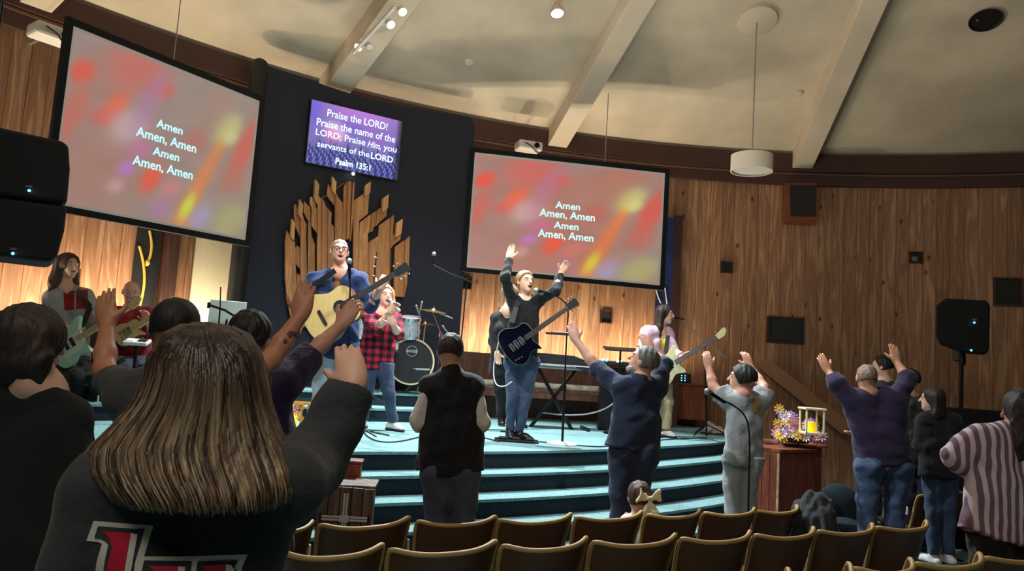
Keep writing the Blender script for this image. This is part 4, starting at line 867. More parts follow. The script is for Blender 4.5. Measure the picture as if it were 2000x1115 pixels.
# --- congregation
J = pj(4.85, head=(880, 686), neck=(881, 728, -.02), pel=(880, 905), sa=(840, 757), sb=(924, 758), ea=(818, 825, -.02), wa=(846, 815, .22), ta=(866, 805, .3), eb=(941, 826, -.02), wb=(914, 815, .22), tb=(896, 805, .3), h_a=(856, 925), h_b=(905, 925), k_a=(853, 1020), k_b=(906, 1020), a_a=(850, 1160), a_b=(908, 1160))
person('vest', 'man seen from behind in black vest, white sleeves and slate jeans', J, 2, skin='tan', s=1.0, girth=1.08, top=dict(mat=BLACKT, name='vest', e=.03, hem=.05, sleeve=.12, collar=True, under=WHITET), bot=dict(mat=JEANG, wide=1.1), shoes=dict(mat=LEATH), hair=dict(mat=HDK, kind='short', vol=.006, line=.03), h=.008, hc=(.5, .5))
J = pj(5.75, head=(1256, 706), neck=(1252, 742, -.02), pel=(1236, 872), sa=(1214, 758), sb=(1283, 757, .05), ea=(1168, 722, .13), wa=(1125, 664, .22), ta=(1109, 617, .24), eb=(1297, 712, .18), wb=(1270, 682, .36), tb=(1250, 640, .4), h_a=(1217, 888), h_b=(1258, 890), k_a=(1210, 965), k_b=(1245, 968), a_a=(1206, 1112), a_b=(1244, 1112))
J['hb'] = P(1236, 660, 5.75)-P(1262, 660, 5.75)
person('denimman', 'grey-bearded man in a navy denim shirt raising his bare left forearm', J, -18, -62, .38, skin='rosy', s=1.03, girth=1.08, top=dict(mat=DSHIRT, name='denim_shirt', e=.022, hem=.02, sleeve=1.05, collar=True), bot=dict(mat=DENIMD, wide=1.05), shoes=dict(mat=LEATH), hair=dict(mat=HGRY, kind='short', vol=.01, line=.04), beard=HWHT, h=.0075, hc=(.1, .2), hs=1.03)
J = pj(6.3, head=(1448, 740), neck=(1452, 768, -.02), pel=(1452, 876), sa=(1424, 782), sb=(1486, 784, .05), ea=(1393, 754, .1), wa=(1384, 716, .16), ta=(1380, 688, .16), eb=(1492, 756, .18), wb=(1464, 714, .36), tb=(1457, 692, .36), h_a=(1435, 890), h_b=(1471, 892), k_a=(1432, 950), k_b=(1460, 950), a_a=(1436, 1096), a_b=(1464, 1096))
person('boy', 'dark-haired boy in grey tee and grey sweatpants raising both hands', J, -30, -62, .1, skin='rosy', s=.97, girth=.95, top=dict(mat=GREYT, name='tee', e=.026, hem=.13, sleeve=.55, loose=1.3), bot=dict(mat=GREYL, name='sweatpants', wide=1.2, cuff=1.2), shoes=dict(mat=SHOEW), hair=dict(mat=HBLK, kind='short', vol=.022, line=.06), h=.0075, hc=(.6, .6))
J = pj(6.7, head=(1692, 738), neck=(1697, 766, -.02), pel=(1724, 895), sa=(1664, 782), sb=(1752, 778), ea=(1634, 748, .03), wa=(1616, 722, .1), ta=(1603, 696, .12), eb=(1772, 740, .06), wb=(1750, 704, .14), tb=(1744, 668, .16), h_a=(1698, 912), h_b=(1752, 914), k_a=(1693, 985), k_b=(1748, 985), a_a=(1692, 1090), a_b=(1744, 1090))
person('purpleman', 'burly man in dark purple sweater and jeans seen from behind, arms flung up', J, 6, skin='tan', s=1.04, girth=1.25, top=dict(mat=PURP, name='sweater', e=.026, hem=.04, sleeve=1.6, slb=1.35, loose=1.3), bot=dict(mat=DENIM, wide=1.15), shoes=dict(mat=LEATH), hair=dict(mat=HTAN, kind='short', vol=.003, line=.03), h=.0085, hc=(.2, .2))
J = pj(7.9, head=(1722, 716), neck=(1728, 742), pel=(1726, 866), sa=(1702, 757), sb=(1752, 757), ea=(1688, 815, -.03), wa=(1668, 846, -.2), ta=(1654, 846, -.26), eb=(1752, 810), wb=(1700, 840, -.1), h_a=(1710, 878), h_b=(1740, 878), k_a=(1710, 940), k_b=(1740, 940), a_a=(1710, 1010), a_b=(1740, 1010))
person('behind', 'dark-haired person mostly hidden behind the purple sweater, pale hands clasped at its left', J, -40, -55, skin='fair', s=.98, top=dict(mat=DKGRN, name='shirt', e=.016, sleeve=1.5), bot=dict(mat=BLACKT), shoes=dict(mat=LEATH), hair=dict(mat=HBLK, kind='short', vol=.012), h=.01)
J = pj(7.4, head=(1772, 744), neck=(1777, 770), pel=(1784, 890), sa=(1752, 786), sb=(1806, 786), ea=(1745, 838), wa=(1762, 860, .2), eb=(1812, 838), wb=(1796, 860, .2), h_a=(1768, 902), h_b=(1800, 902), k_a=(1768, 970), k_b=(1800, 970), a_a=(1768, 1054), a_b=(1800, 1054))
person('greenman', 'man in dark green shirt with black hair, right of the purple sweater man', J, -14, -40, skin='tan', s=1.0, top=dict(mat=DKGRN, name='shirt', e=.018, sleeve=1.8), bot=dict(mat=DENIMD), shoes=dict(mat=LEATH), hair=dict(mat=HBLK, kind='short', vol=.014), hands=(), h=.01)
J = pj(7.0, head=(1820, 780), neck=(1827, 806), pel=(1836, 900), sa=(1806, 822), sb=(1858, 822), ea=(1798, 868), wa=(1816, 880, .2), eb=(1866, 868), wb=(1848, 880, .2), h_a=(1822, 912), h_b=(1852, 912), k_a=(1822, 990), k_b=(1852, 990), a_a=(1822, 1082), a_b=(1852, 1082))
person('darkgirl', 'long-haired young woman in black top and blue jeans near the right loudspeaker', J, -20, -55, skin='fair', s=.93, girth=1.25, top=dict(mat=BLACKT, name='coat', e=.03, hem=.14, sleeve=1.8), bot=dict(mat=DENIM), shoes=dict(mat=SHOEW), hair=dict(mat=HDK, kind='long', len=.3, w=.05, vol=.014), hands=(), h=.01)
J = pj(5.1, head=(1247, 971), neck=(1251, 1002), pel=(1252, 1096), sa=(1226, 1018), sb=(1278, 1018), ea=(1213, 1048), wa=(1214, 1022, .1), ta=(1228, 1003, .1), eb=(1288, 1055), wb=(1280, 1075, .15), h_a=(1240, 1100), h_b=(1264, 1100), k_a=(1238, 1096, .32), k_b=(1266, 1096, .32), a_a=(1238, 1150, .34), a_b=(1266, 1150, .34))
T, fr = person('bowgirl', 'small girl with brown hair and a large cream bow, seated before the steps', J, 8, -10, skin='fair', s=.62, hs=.86, girth=.95, top=dict(mat=WHITET, name='dress', e=.012, sleeve=.6), bot=dict(mat=BLACKT), hair=dict(mat=HBRN, kind='short', vol=.016, line=.03, low=.07), h=.007)
def bow():
    c = fr['H']-fr['hf']*.115+fr['side']*.035+fr['hu']*.012; X = fr['side']; Z = fr['hu']; Y = -fr['hf']; k = M(); m_ = mat('bow_satin', (232, 220, 178), .5, sheen=.3)
    pr = [ell(c, (.02, .018, .022), (X, Y, Z))]
    for s_ in (-1, 1):
        pr += [cone(c+X*s_*.01, c+X*s_*.075+Z*.02, .012, .046, Y, .3, cap=True, k=.008)]
        pr += [cone(c-Z*.01, c+X*s_*.035-Z*.10+Y*.02, .012, .026, Y, .3, k=.01), cone(c+X*s_*.035-Z*.10+Y*.02, c+X*(s_*.045+.02)-Z*.17+Y*.03, .026, .03, Y, .25, cap=True, k=.01)]
    sdf_mesh('bow', pr, m_, T, .005, disp=wrinkle(.003, 110))
bow()
J = pj(3.9, head=(1998, 806), neck=(2000, 838), pel=(1960, 1030), sa=(1918, 862), sb=(2040, 862), ea=(1876, 892, .05), wa=(1910, 858, .22), ta=(1932, 835, .26), eb=(2062, 950), wb=(2050, 990, .2), h_a=(1936, 1046), h_b=(1996, 1046), k_a=(1930, 1180), k_b=(1990, 1180), a_a=(1930, 1320), a_b=(1990, 1320))
person('stripes', 'woman in mauve and white striped shirt at the right edge, dark hair', J, -6, -24, skin='tan', s=.97, girth=1.12, top=dict(mat=stripe_mat(), name='striped_shirt', e=.035, hem=.05, sleeve=1.8, loose=1.4, wr=.004), bot=dict(mat=BLACKT), shoes=dict(mat=LEATH), hair=dict(mat=HDK, kind='long', len=.32, w=.08, vol=.02), h=.0085)
J = pj(3.35, head=(490, 660), neck=(500, 715), pel=(500, 945), sa=(440, 757), sb=(553, 752), ea=(420, 850), wa=(440, 900, .2), eb=(606, 694, .22), wb=(668, 632, .34), tb=(697, 588, .36), h_a=(475, 970), h_b=(535, 970), k_a=(475, 1120), k_b=(535, 1120), a_a=(475, 1300), a_b=(535, 1300))
person('purpletee', 'black-haired person in a dark purple tee pointing one arm at the stage', J, 6, skin='rosy', s=1.0, girth=1.05, top=dict(mat=PURPT, name='tee', e=.018, sleeve=.95, hem=.1), bot=dict(mat=DENIMD), hair=dict(mat=HBLK, kind='short', vol=.014, line=.03), h=.006, hands=('b',), hc=(.3, .5))
J = pj(2.9, head=(345, 645), neck=(350, 712, -.03), pel=(345, 975), sa=(248, 768), sb=(455, 760), ea=(204, 722, .12), wa=(209, 633, .24), ta=(204, 566, .26), eb=(530, 702, .16), wb=(588, 614, .26), tb=(598, 552, .28), h_a=(300, 1010), h_b=(395, 1010), k_a=(300, 1190), k_b=(395, 1190), a_a=(300, 1400), a_b=(395, 1400))
J['tb'] = P(599, 556, 3.18)
TM, frM = person('greytee', 'man in dark grey tee with cropped black hair and both tattooed arms raised', J, 3, skin='warm', s=1.03, girth=1.12, top=dict(mat=TEEDK, name='tee', e=.02, sleeve=.62, hem=.12), bot=dict(mat=DENIMD), hair=dict(mat=HBLK, kind='short', vol=.007, line=.03, sa=.0008), h=.0055, hc=(.18, .25))
J = pj(2.45, head=(62, 672), neck=(70, 745, -.03), pel=(20, 1180), sa=(-40, 840), sb=(130, 826), ea=(-80, 1000), wa=(-60, 1120, .2), eb=(165, 1000), wb=(150, 1130, .15), h_a=(-20, 1220), h_b=(80, 1220), k_a=(-20, 1480), k_b=(80, 1480), a_a=(-20, 1750), a_b=(80, 1750))
person('leftwoman', 'dark-haired woman dressed in black standing at the far left edge', J, 8, 22, skin='fair', s=.97, girth=1.05, top=dict(mat=BLACKT, name='top', e=.025, sleeve=1.8, hem=.1), bot=dict(mat=BLACKT), hair=dict(mat=HDK, kind='long', len=.15, w=.05, vol=.022), hands=(), h=.006, floor=.0)

# --- foreground woman with long two-tone hair
J = pj(1.5, head=(392, 752), neck=(398, 868, -.04), pel=(372, 1400), sa=(200, 965), sb=(548, 938), ea=(120, 1230, .0), wa=(140, 1400, .15), eb=(618, 905, .2), wb=(690, 752, .25), tb=(672, 640, .30), h_a=(310, 1450), h_b=(480, 1450), k_a=(310, 1850), k_b=(480, 1850), a_a=(310, 2300), a_b=(480, 2300))
J['hb'] = P(600, 700, 1.7)-P(680, 700, 1.7); J['hsc'] = .8
HOM = hair_mat('hair_ombre', (44, 33, 27), (190, 162, 130), zgrad=(1.60, 1.34), stretch=(70, 70, 5), rough=.38)
HOM2 = hair_mat('hair_ombre_dark', (30, 23, 19), (112, 88, 66), zgrad=(1.55, 1.30), stretch=(70, 70, 5), rough=.5); HOM3 = hair_mat('hair_ombre_light', (54, 41, 33), (224, 200, 164), zgrad=(1.60, 1.38), stretch=(70, 70, 5), rough=.42)
TF, ff = person('hero', 'foreground woman with long ombre hair and charcoal sweatshirt raising a fist', J, 2, skin='fair', s=.96, girth=.93, top=dict(mat=CHAR, name='sweatshirt', e=.026, hem=.15, sleeve=1.95, loose=1.15, wr=.0045, wf=34, h=.007), bot=dict(mat=BLACKT, h=.014), hair=None, h=.005, hands=('b',), hc=(.5, .42), face=False, floor=.0)
def hero_hair():
    H = ff['H']; Y0 = 1.5; rows = []
    # guide outline in the photograph: left edge and right edge of the hair at heights
    g = [(632, 352, 432), (650, 316, 468), (690, 290, 492), (740, 284, 503), (790, 262, 512), (840, 216, 530), (880, 178, 548), (920, 176, 566), (960, 196, 575), (995, 225, 570)]
    def guide(u, t, lay):   # u -1..1 across, t 0..1 down, lay depth layer
        y = 632+(1003-34*u*u-632)*t; xs = np.interp(y, [a[0] for a in g], [a[1] for a in g]); xe = np.interp(y, [a[0] for a in g], [a[2] for a in g])
        x = (xs+xe)/2+(xe-xs)/2*sin(u*pi/2*.98)
        topb = np.interp(t, [0, .05, .12, .3, .55, 1], [.0, -.08, -.115, -.14, -.145, -.175]); fl = cos(u*pi/2)
        Yd = Y0+.0+topb*(.25+.75*fl)+(.02 if abs(u) > .9 else 0)+lay
        return P(x, y, Yd)
    m = M(); nu, nt = 61, 40; V = []
    for j in range(nt):
        t = j/(nt-1)
        for i in range(nu):
            u = -1+2*i/(nu-1); tt = t*(1-.05*(sin(i*2.3)*.5+sin(i*.9)*.5)) if t > .7 else t; w_ = .004*sin(i*1.7)*t; V.append(guide(u, min(tt, 1), .012+w_))
    m.add(V, [(j*nu+i, j*nu+i+1, (j+1)*nu+i+1, (j+1)*nu+i) for j in range(nt-1) for i in range(nu-1)])
    Vb = [v+np.array([0, .07 if 0 < (k % nu) < nu-1 else .01, 0]) for k, v in enumerate(V)]; m.add(Vb, [(j*nu+i, (j+1)*nu+i, (j+1)*nu+i+1, j*nu+i+1) for j in range(nt-1) for i in range(nu-1)])
    base = m.build('hair', HOM, TF, smooth='all', recalc=False)
    r_ = np.random.default_rng(3); locks = [M(), M(), M()]
    for n_ in range(820):
        u = r_.uniform(-1, 1); t0 = max(0, r_.uniform(-.25, .25)) if abs(u) < .8 else r_.uniform(.15, .4); t1 = 1.02-abs(r_.normal())*.06; wv = r_.uniform(-.05, .05); du = r_.uniform(-.06, .06); wd = r_.uniform(.0012, .0034); ph = r_.uniform(0, 6)
        pts = []; rs = []
        for k in range(15):
            t = t0+(t1-t0)*k/14; uu = np.clip(u*(1.0 if t > .2 else .35+.65*t/.2)+du*t+.018*sin(t*5+ph)*t, -1, 1)
            pts.append(guide(uu, t, .004*sin(ph+t*3)+.002-.012*(t-.4)*(t > .4)*sin(ph)**2)); rs.append(wd*(.5+1.1*sin(pi*min(1, .15+.85*(k/14)))**.6)*(1 if k < 13 else .5))
        locks[int(r_.choice([0, 1, 1, 2]))].tube(pts, rs, 5)
    for n_ in range(60):
        u = r_.choice([-1, 1])*r_.uniform(.93, 1.0); t0 = r_.uniform(.3, .6); pts = []
        for k in range(10):
            t = t0+(1.02-t0)*k/9; p = guide(np.clip(u, -1, 1), min(t, 1.02), .0); p = p+np.array([np.sign(u)*(.012+.01*r_.uniform())*k/9, 0, 0]); pts.append(p)
        locks[1].tube(pts, .0012, 4)
    for lk, hm in zip(locks, (HOM2, HOM, HOM3)): hl = lk.build('hair_locks', hm, base, smooth='all', recalc=False); hl['kind'] = 'stuff'
    sk_ = [ell(H+ff['hu']*.03, (.084, .102, .092), (ff['side'], ff['hf'], ff['hu']))]
    sdf_mesh('crown', sk_, HOM, base, .006, disp=strands(.0015, 260), clips=[plane(H+ff['hf']*.04, nrm(ff['hf']-ff['hu']*.6))])
hero_hair()
# printed letters on the back of the sweatshirt, wrapped on its surface
from mathutils.bvhtree import BVHTree
from mathutils.geometry import tessellate_polygon
def print_on(target, polys, mtl, name, off, parent, sub=9):
    deps = bpy.context.evaluated_depsgraph_get(); bpy.context.view_layer.update(); me = target.data; base_ = WL[target.name]
    bvh = BVHTree.FromPolygons([v.co for v in me.vertices], [tuple(p.vertices) for p in me.polygons]); mm = M()
    for poly in polys:
        bm = bmesh.new(); vs = [bm.verts.new((x, y, 0)) for x, y in poly]
        for tri in tessellate_polygon([[Vector((x, y, 0)) for x, y in poly]]): bm.faces.new([vs[i_] for i_ in tri])
        for _ in range(6):
            ed = [e for e in bm.edges if e.calc_length() > sub]
            if not ed: break
            bmesh.ops.subdivide_edges(bm, edges=ed, cuts=1); bmesh.ops.triangulate(bm, faces=bm.faces)
        bm.verts.index_update(); out = []; ok = True
        for v in bm.verts:
            d = ray(v.co.x, v.co.y); d = nrm(d); hit, nn_, _, dist = bvh.ray_cast(Vector(CAM-base_), Vector(d))
            if hit is None: hit = Vector(CAM-base_+d*(out[-1][1] if out else 1.5)); dist = (hit-Vector(CAM-base_)).length; out.append((np.array(hit)+base_, dist))
            else: out.append((np.array(hit)+base_-d*off, dist))
        mm.add([o_[0] for o_ in out], [[v.index for v in f.verts] for f in bm.faces]); bm.free()
    return mm.build(name, mtl, parent, recalc=False)
def q(x, y): return (160+x/5.263, 980+y/5.263)
PRW = mat('print_white', (222, 218, 208), .7); PRR = mat('print_red', (196, 24, 56), .7)
top_ = J['_top']
Z = 1180
outer = [q(45, 400), q(120, 195), q(735, 245), q(640, 560), q(1120, 558), q(1705, 538), q(1640, 690), (475, Z-60), (480, Z), (178, Z), q(150, 620), q(205, 430), q(170, 415)]
inner = [[q(125, 370), q(165, 250), q(640, 285), q(540, 620), (255, Z), (192, Z), q(235, 600), q(270, 440), q(250, 410), q(200, 380)], [q(640, 600), q(1130, 610), (362, Z), (262, Z)], [q(1190, 612), q(1610, 598), q(1560, 680), q(1640, 740), (468, Z), (372, Z)]]
red = [[q(210, 300), q(505, 320), (232, Z), (200, Z), q(250, 700), q(310, 470), q(285, 380)], [q(680, 655), q(990, 660), (340, Z), (300, Z), q(760, 730)], [q(1230, 660), q(1480, 640), (440, Z), (400, Z), q(1290, 720)]]
wht = [[q(505, 320), q(572, 335), (244, Z), (232, Z)], [q(990, 660), q(1062, 668), (352, Z), (340, Z)], [q(1480, 640), q(1535, 650), q(1580, 720), (452, Z), (440, Z)]]
print_on(top_, [outer], PRW, 'letter_outline', .002, top_)
for pl_, mm_, nm_, of_ in ((inner, CHAR, 'letter_inset', .004), (red, PRR, 'letter_fill', .006), (wht, PRW, 'letter_highlight', .006)):
    for q_ in pl_: print_on(top_, [q_], mm_, nm_, of_, top_)
# ================================================================== instruments
ZU = np.array([0, 0, 1.])
def guitar(name, label, kind, tail, head, nrm_dir, bodym, sidem, neckm, headm, L, bw=1.0, thick=.045, strap_pts=None, flip=1):
    X = nrm(head-tail); N = nrm(np.asarray(nrm_dir, float)-X*np.dot(nrm_dir, X)); Yv = np.cross(N, X)*flip
    T = thing(name, label, 'guitar', tuple(tail)); f = L
    if kind == 'acoustic':
        up = [(0, 0), (.004, .07), (.03, .135), (.08, .182), (.14, .197), (.2, .187), (.26, .155), (.31, .136), (.36, .14), (.41, .148), (.455, .13), (.485, .08), (.49, 0)]; lo = [(x, -y) for x, y in up]
    elif kind == 'single':
        up = [(0, 0), (.005, .08), (.035, .145), (.09, .178), (.15, .18), (.21, .155), (.26, .128), (.31, .125), (.36, .13), (.395, .105), (.405, .05), (.405, 0)]
        lo = [(0, 0), (.005, -.08), (.035, -.145), (.09, -.178), (.15, -.18), (.21, -.155), (.25, -.13), (.30, -.13), (.35, -.15), (.375, -.17), (.37, -.12), (.345, -.07), (.35, -.03)]
    else:
        up = [(0, 0), (.01, .08), (.045, .14), (.1, .165), (.16, .15), (.21, .118), (.26, .112), (.31, .13), (.36, .155), (.405, .16), (.41, .14), (.37, .10), (.335, .05), (.335, 0)]
        lo = [(0, 0), (.01, -.08), (.045, -.14), (.1, -.16), (.16, -.145), (.21, -.112), (.25, -.108), (.30, -.13), (.345, -.145), (.355, -.12), (.325, -.06), (.33, -.03)]
    sc = f/1.0; pts = [np.array([x*sc, y*sc*bw]) for x, y in up]+[np.array([x*sc, y*sc*bw]) for x, y in lo[::-1][:-1]]
    pts = smoothpoly(pts, 2, True)
    m = M(); m.prism([tuple(p) for p in pts], tail, X, Yv, N, -thick, 0); m.build('body_sides', sidem, T, smooth=True)
    c = np.mean(pts, 0); m = M(); m.prism([tuple(c+(p-c)*.985) for p in pts], tail, X, Yv, N, 0.0005, .004); m.build('body_top', bodym, T)
    bl = max(p[0] for p in up)*sc; nl = L
    def W(x, y, z=0.): return tail+X*x+Yv*y+N*z
    ns = bl*.72 if kind != 'acoustic' else bl*.70
    m = M(); m.prism([(ns, .027), (ns, -.027), (nl*.86, -.021), (nl*.86, .021)], tail, X, Yv, N, .004, .012); m.prism([(bl-.03, .024), (bl-.03, -.024), (nl*.86, -.02), (nl*.86, .02)], tail, X, Yv, N, -.02, .004); m.build('neck', neckm, T)
    fr_ = M()
    for i in range(0 if bodym is MATS.get('guitar_cream') else 14):
        x = nl*.855-(nl*.855-ns)*(1-2**(-i/8.5)); fr_.rod(W(x, -.020, .0125), W(x, .020, .0125), .0012, .001, N)
    if fr_.n: o = fr_.build('frets', SILV, T); o['kind'] = 'stuff'
    hd = [(nl*.855, .02), (nl*.875, .032), (nl*.99, .042), (nl*1.0, .02), (nl*1.0, -.02), (nl*.99, -.042), (nl*.875, -.032), (nl*.855, -.02)] if kind != 'strat' else [(nl*.855, .02), (nl*.88, .03), (nl*.98, .055), (nl*1.0, .045), (nl*1.0, .01), (nl*.95, -.03), (nl*.88, -.035), (nl*.855, -.02)]
    m = M(); m.prism(hd, tail, X, Yv, N, -.012, .006); m.build('headstock', headm, T)
    for i in range(6):
        side = 1 if (i % 2 or kind == 'strat') else -1; x = nl*(.885+.018*i if kind == 'strat' else .89+.04*(i//2)); pg = M(); pg.tube([W(x, .03*side, -.003), W(x, .062*side, -.003)], .004, 6); pg.sph(W(x, .066*side, -.003), (.008, .006, .006), 8); pg.build('tuning_peg', CHROME, T, smooth=True)
    if kind == 'acoustic':
        m = M(); m.lathe(W(bl*.68, 0, .0042), N, [(0, .058*sc), (.002, .058*sc)], 24); m.build('sound_hole', MOUTHD if False else BLK, T)
        m = M(); m.box(W(bl*.33, 0, .009), (.03, .14*sc, .012), (X, Yv, N), bev=.004); m.build('bridge', DKWOOD, T)
    else:
        for k_ in (.42, .58):
            m = M(); m.box(W(bl*k_, 0, .008), (.035, .085, .01), (X, Yv, N), bev=.003); m.build('pickup', CHROME if kind == 'single' else BLK, T)
        m = M(); m.box(W(bl*.27, 0, .01), (.03, .08, .014), (X, Yv, N), bev=.003); m.build('bridge', CHROME, T)
        for k_ in range(3):
            m = M(); m.lathe(W(bl*(.15+.09*k_), -.11*sc*bw-.004*k_, .004), N, [(0, .012), (.014, .011), (.015, .004)], 12); m.build('knob', CHROME if kind == 'single' else WHT, T, smooth=True)
        if kind == 'strat':
            pg = smoothpoly([np.array(p)*sc for p in ((.1, -.06), (.12, -.12), (.2, -.1), (.3, -.11), (.33, -.04), (.35, .03), (.36, .09), (.28, .06), (.2, .07), (.14, .03))], 2, True); m = M(); m.prism([tuple(p) for p in pg], tail, X, Yv, N, .004, .006); m.build('pickguard', WHT if bodym is not MATS.get('guitar_cream') else mat('guard_pearl', (206, 200, 170), .4), T)
    st = M()
    for i in range(6 if kind != 'bassx' else 4): y = -.016+.0064*i; st.tube([W(bl*.3, y*1.2, .017), W(nl*.87, y, .016)], .0006, 4)
    o = st.build('strings', mat('string_steel', (120, 116, 110), .5), T); o['kind'] = 'stuff'
    if strap_pts is not None:
        q = [np.asarray(p) for p in strap_pts]; s_ = M()
        for a, b in zip(q[:-1], q[1:]): s_.rod(a, b, .05, .006, N)
        s_.build('strap', BLK, T)
    return T, W
NAT = mat('guitar_spruce', (232, 196, 128), .3, var=.06, scale=5, coat=.5, stretch=(8, 1, 1)); MAHO = mat('guitar_mahogany', (110, 58, 34), .35, coat=.4); BLKG = mat('guitar_black', (8, 10, 26), .12, coat=.8); MINT = mat('guitar_mint', (176, 214, 186), .25, coat=.5)
CREAM = mat('guitar_cream', (224, 216, 160), .3, coat=.4); MAPLE = mat('guitar_maple', (214, 180, 124), .35); ROSE = mat('fretboard_rosewood', (44, 30, 26), .5); BIND = mat('binding_white', (210, 208, 200), .4)
cd_ = np.array([0.05, -1, .1])
guitar('acoustic_guitar', 'natural spruce acoustic guitar held by the man in the navy sweater', 'acoustic', P(598, 640, 6.80), P(797, 519, 6.72), (0.1, -1, .12), NAT, MAHO, ROSE, BLK, 1.06, 1.12, .09, [P(640, 612, 6.98), P(610, 560, 7.02), P(655, 528, 6.98)])
m_s = [P(700, 606, 6.86), P(700, 560, 6.93), P(690, 530, 7.0)]
guitar('electric_guitar', 'glossy black electric guitar with white edge binding slung on the main singer', 'single', P(985, 690, 7.36), P(1120, 593, 7.32), (0.12, -1, .1), BLKG, BIND, ROSE, BLK, .86, 1.25, .05, [P(1000, 630, 7.46), P(1008, 600, 7.5), P(1012, 588, 7.5)])
guitar('bass_guitar', 'cream bass guitar held by the bassist in the pink sweater', 'strat', P(1276, 734, 8.95), P(1405, 655, 8.9), (0.1, -1, .1), CREAM, CREAM, ROSE, CREAM, 1.0, 1.1, .04, [P(1300, 690, 9.02), P(1305, 655, 9.08)])
guitar('electric_guitar', 'pale mint green electric guitar with cream guard held by the woman in grey', 'strat', P(100, 694, 6.98), P(258, 596, 6.95), (0.1, -1, .15), MINT, MINT, MAPLE, MAPLE, .95, 1.25, .045, [P(160, 640, 7.02), P(176, 600, 7.1), P(150, 566, 7.16)])
guitar('acoustic_guitar', 'tan guitar with maple headstock held across the lap of the red-shirted man', 'single', P(226, 664, 7.24), P(326, 600, 7.2), (0.1, -1, .15), MAPLE, MAHO, MAPLE, MAPLE, .68, .9, .06)
# red print on the grey sweatshirt
tp_ = [o for o in children(PEOPLE['hoodie']) if o.name.startswith('sweatshirt')][0]
print_on(tp_, [[(124, 569), (172, 565), (171, 602), (126, 606)]], REDT, 'chest_print', .004, tp_, 6)
print_on(tp_, [[(146, 567), (149, 567), (148, 604), (145, 604)]], GREYL, 'print_gap', .007, tp_, 6)
tb_ = [o for o in children(PEOPLE['boy']) if o.name.startswith('tee')][0]
print_on(tb_, [[(1477+11*cos(a), 791+16*sin(a)) for a in np.linspace(0, 2*pi, 16)[:-1]]], mat('print_gold', (150, 128, 84), .8), 'back_emblem', .004, tb_, 6)
pb_ = [o for o in children(PEOPLE['bassist']) if o.name.startswith('sweater')][0]
print_on(pb_, [[(1296+8*cos(a), 672+13*sin(a)) for a in np.linspace(0, 2*pi, 14)[:-1]]], mat('print_yellow', (196, 176, 60), .8), 'chest_emblem', .004, pb_, 6)
bb_ = [o for o in children(TM) if o.name.startswith('body')][0]
print_on(bb_, [[(560, 652), (566, 645), (576, 648), (584, 655), (578, 660), (572, 656), (566, 662)], [(552, 664), (560, 660), (562, 670), (554, 672)]], mat('tattoo_ink', (96, 62, 52), .6), 'tattoo', .0015, bb_, 5)

# ================================================================== microphones and stands
def microphone(d0, d1, T, m_=BLKM):
    d = nrm(d1-d0); m = M(); m.lathe(d0, d, [(0, .012), (.12, .016), (.13, .024)], 14); m.build('mic_handle', m_, T, smooth=True)
    m = M(); m.sph(d0+d*.155, (.026, .026, .03), 14, (np.cross(d, (0.01, 0, 1)), np.cross(d, np.cross(d, (0.01, 0, 1))), d)); m.build('mic_head', SILV, T, smooth='all')
def mic_stand(label, base, pts, mic=None, rb=True, grp=None, basem=BLKM, polem=BLKM, rad=.15):
    T = thing('microphone_stand', label, 'mic stand', tuple(base), grp); base = np.asarray(base)
    if rb: m = M(); m.lathe(base, ZU, [(0, rad), (.012, rad), (.022, rad*.8), (.03, .03)], 32); m.build('round_base', basem, T, smooth=True)
    else:
        for k in range(3):
            a = radians(90+120*k+15); m = M(); m.tube([base+ZU*.14, base+np.array([cos(a)*.3, sin(a)*.3, .012])], .008, 8); m.build('leg', polem, T, smooth=True)
    m = M(); m.tube([base, base+(pts[0]-base)*.5], .012, 10); m.build('lower_pole', polem, T, smooth=True)
    m = M(); m.tube([base+(pts[0]-base)*.5, pts[0]], .008, 10); m.build('upper_pole', polem, T, smooth=True)
    m = M(); m.lathe(base+(pts[0]-base)*.5-ZU*.03, ZU, [(0, .018), (.06, .018)], 12); m.build('clutch', BLKM, T, smooth=True)
    if len(pts) > 1: m = M(); m.tube(smoothpoly(pts[(1 if len(pts) > 3 and False else 0):], 2) if len(pts) > 2 else pts, .0065, 8); m.build('boom', polem, T, smooth=True)
    if mic is not None: microphone(mic[0], mic[1], T)
    return T
b = PZ(1098, 868, .89)
t_ = mic_stand('straight mic stand with pale round base and goose neck, right of the main singer', b, [P(1107, 650, b[1]), P(1111, 602, b[1]), P(1100, 586, b[1]), P(1084, 577, b[1]-.02), P(1070, 572, b[1]-.05)], (P(1078, 572, b[1]-.04), P(1045, 567, b[1]-.02)), basem=WHT)
m = M(); m.box(P(1094, 652, b[1]-.05), (.28, .2, .012), ((1, 0, 0), (0, 1, .1), (0, -.1, 1)), bev=.003); m.build('tray', BLKM, t_); m = M(); m.box(P(1094, 649, b[1]-.06), (.17, .12, .01), ((1, 0, 0), (0, 1, .1), (0, -.1, 1)), bev=.003); m.build('tray_plate', SILV, t_)
b = P(689, 690, 7.0); b[2] = .89
mic_stand('black mic stand with upright white-banded mic in front of the navy sweater man', b, [P(684, 560, 6.72), P(681, 520, 6.68)], (P(683, 545, 6.68), P(682, 508, 6.66)), rb=False)
b = PZ(1380, 851, .89)
mic_stand('boom mic stand in front of the bassist with pale boom', b, [P(1377, 700, b[1]), P(1378, 668, b[1]), ], None, rb=False)
T = bpy.data.objects['microphone_stand.002']; m = M(); m.tube([P(1418, 699, b[1]-.05), P(1334, 628, b[1]+.05)], .008, 8); m.build('boom', SILV, T, smooth=True); microphone(P(1337, 624, b[1]+.05), P(1314, 620, b[1]+.1), T)
b = P(733, 690, 8.5); b[2] = 1.04
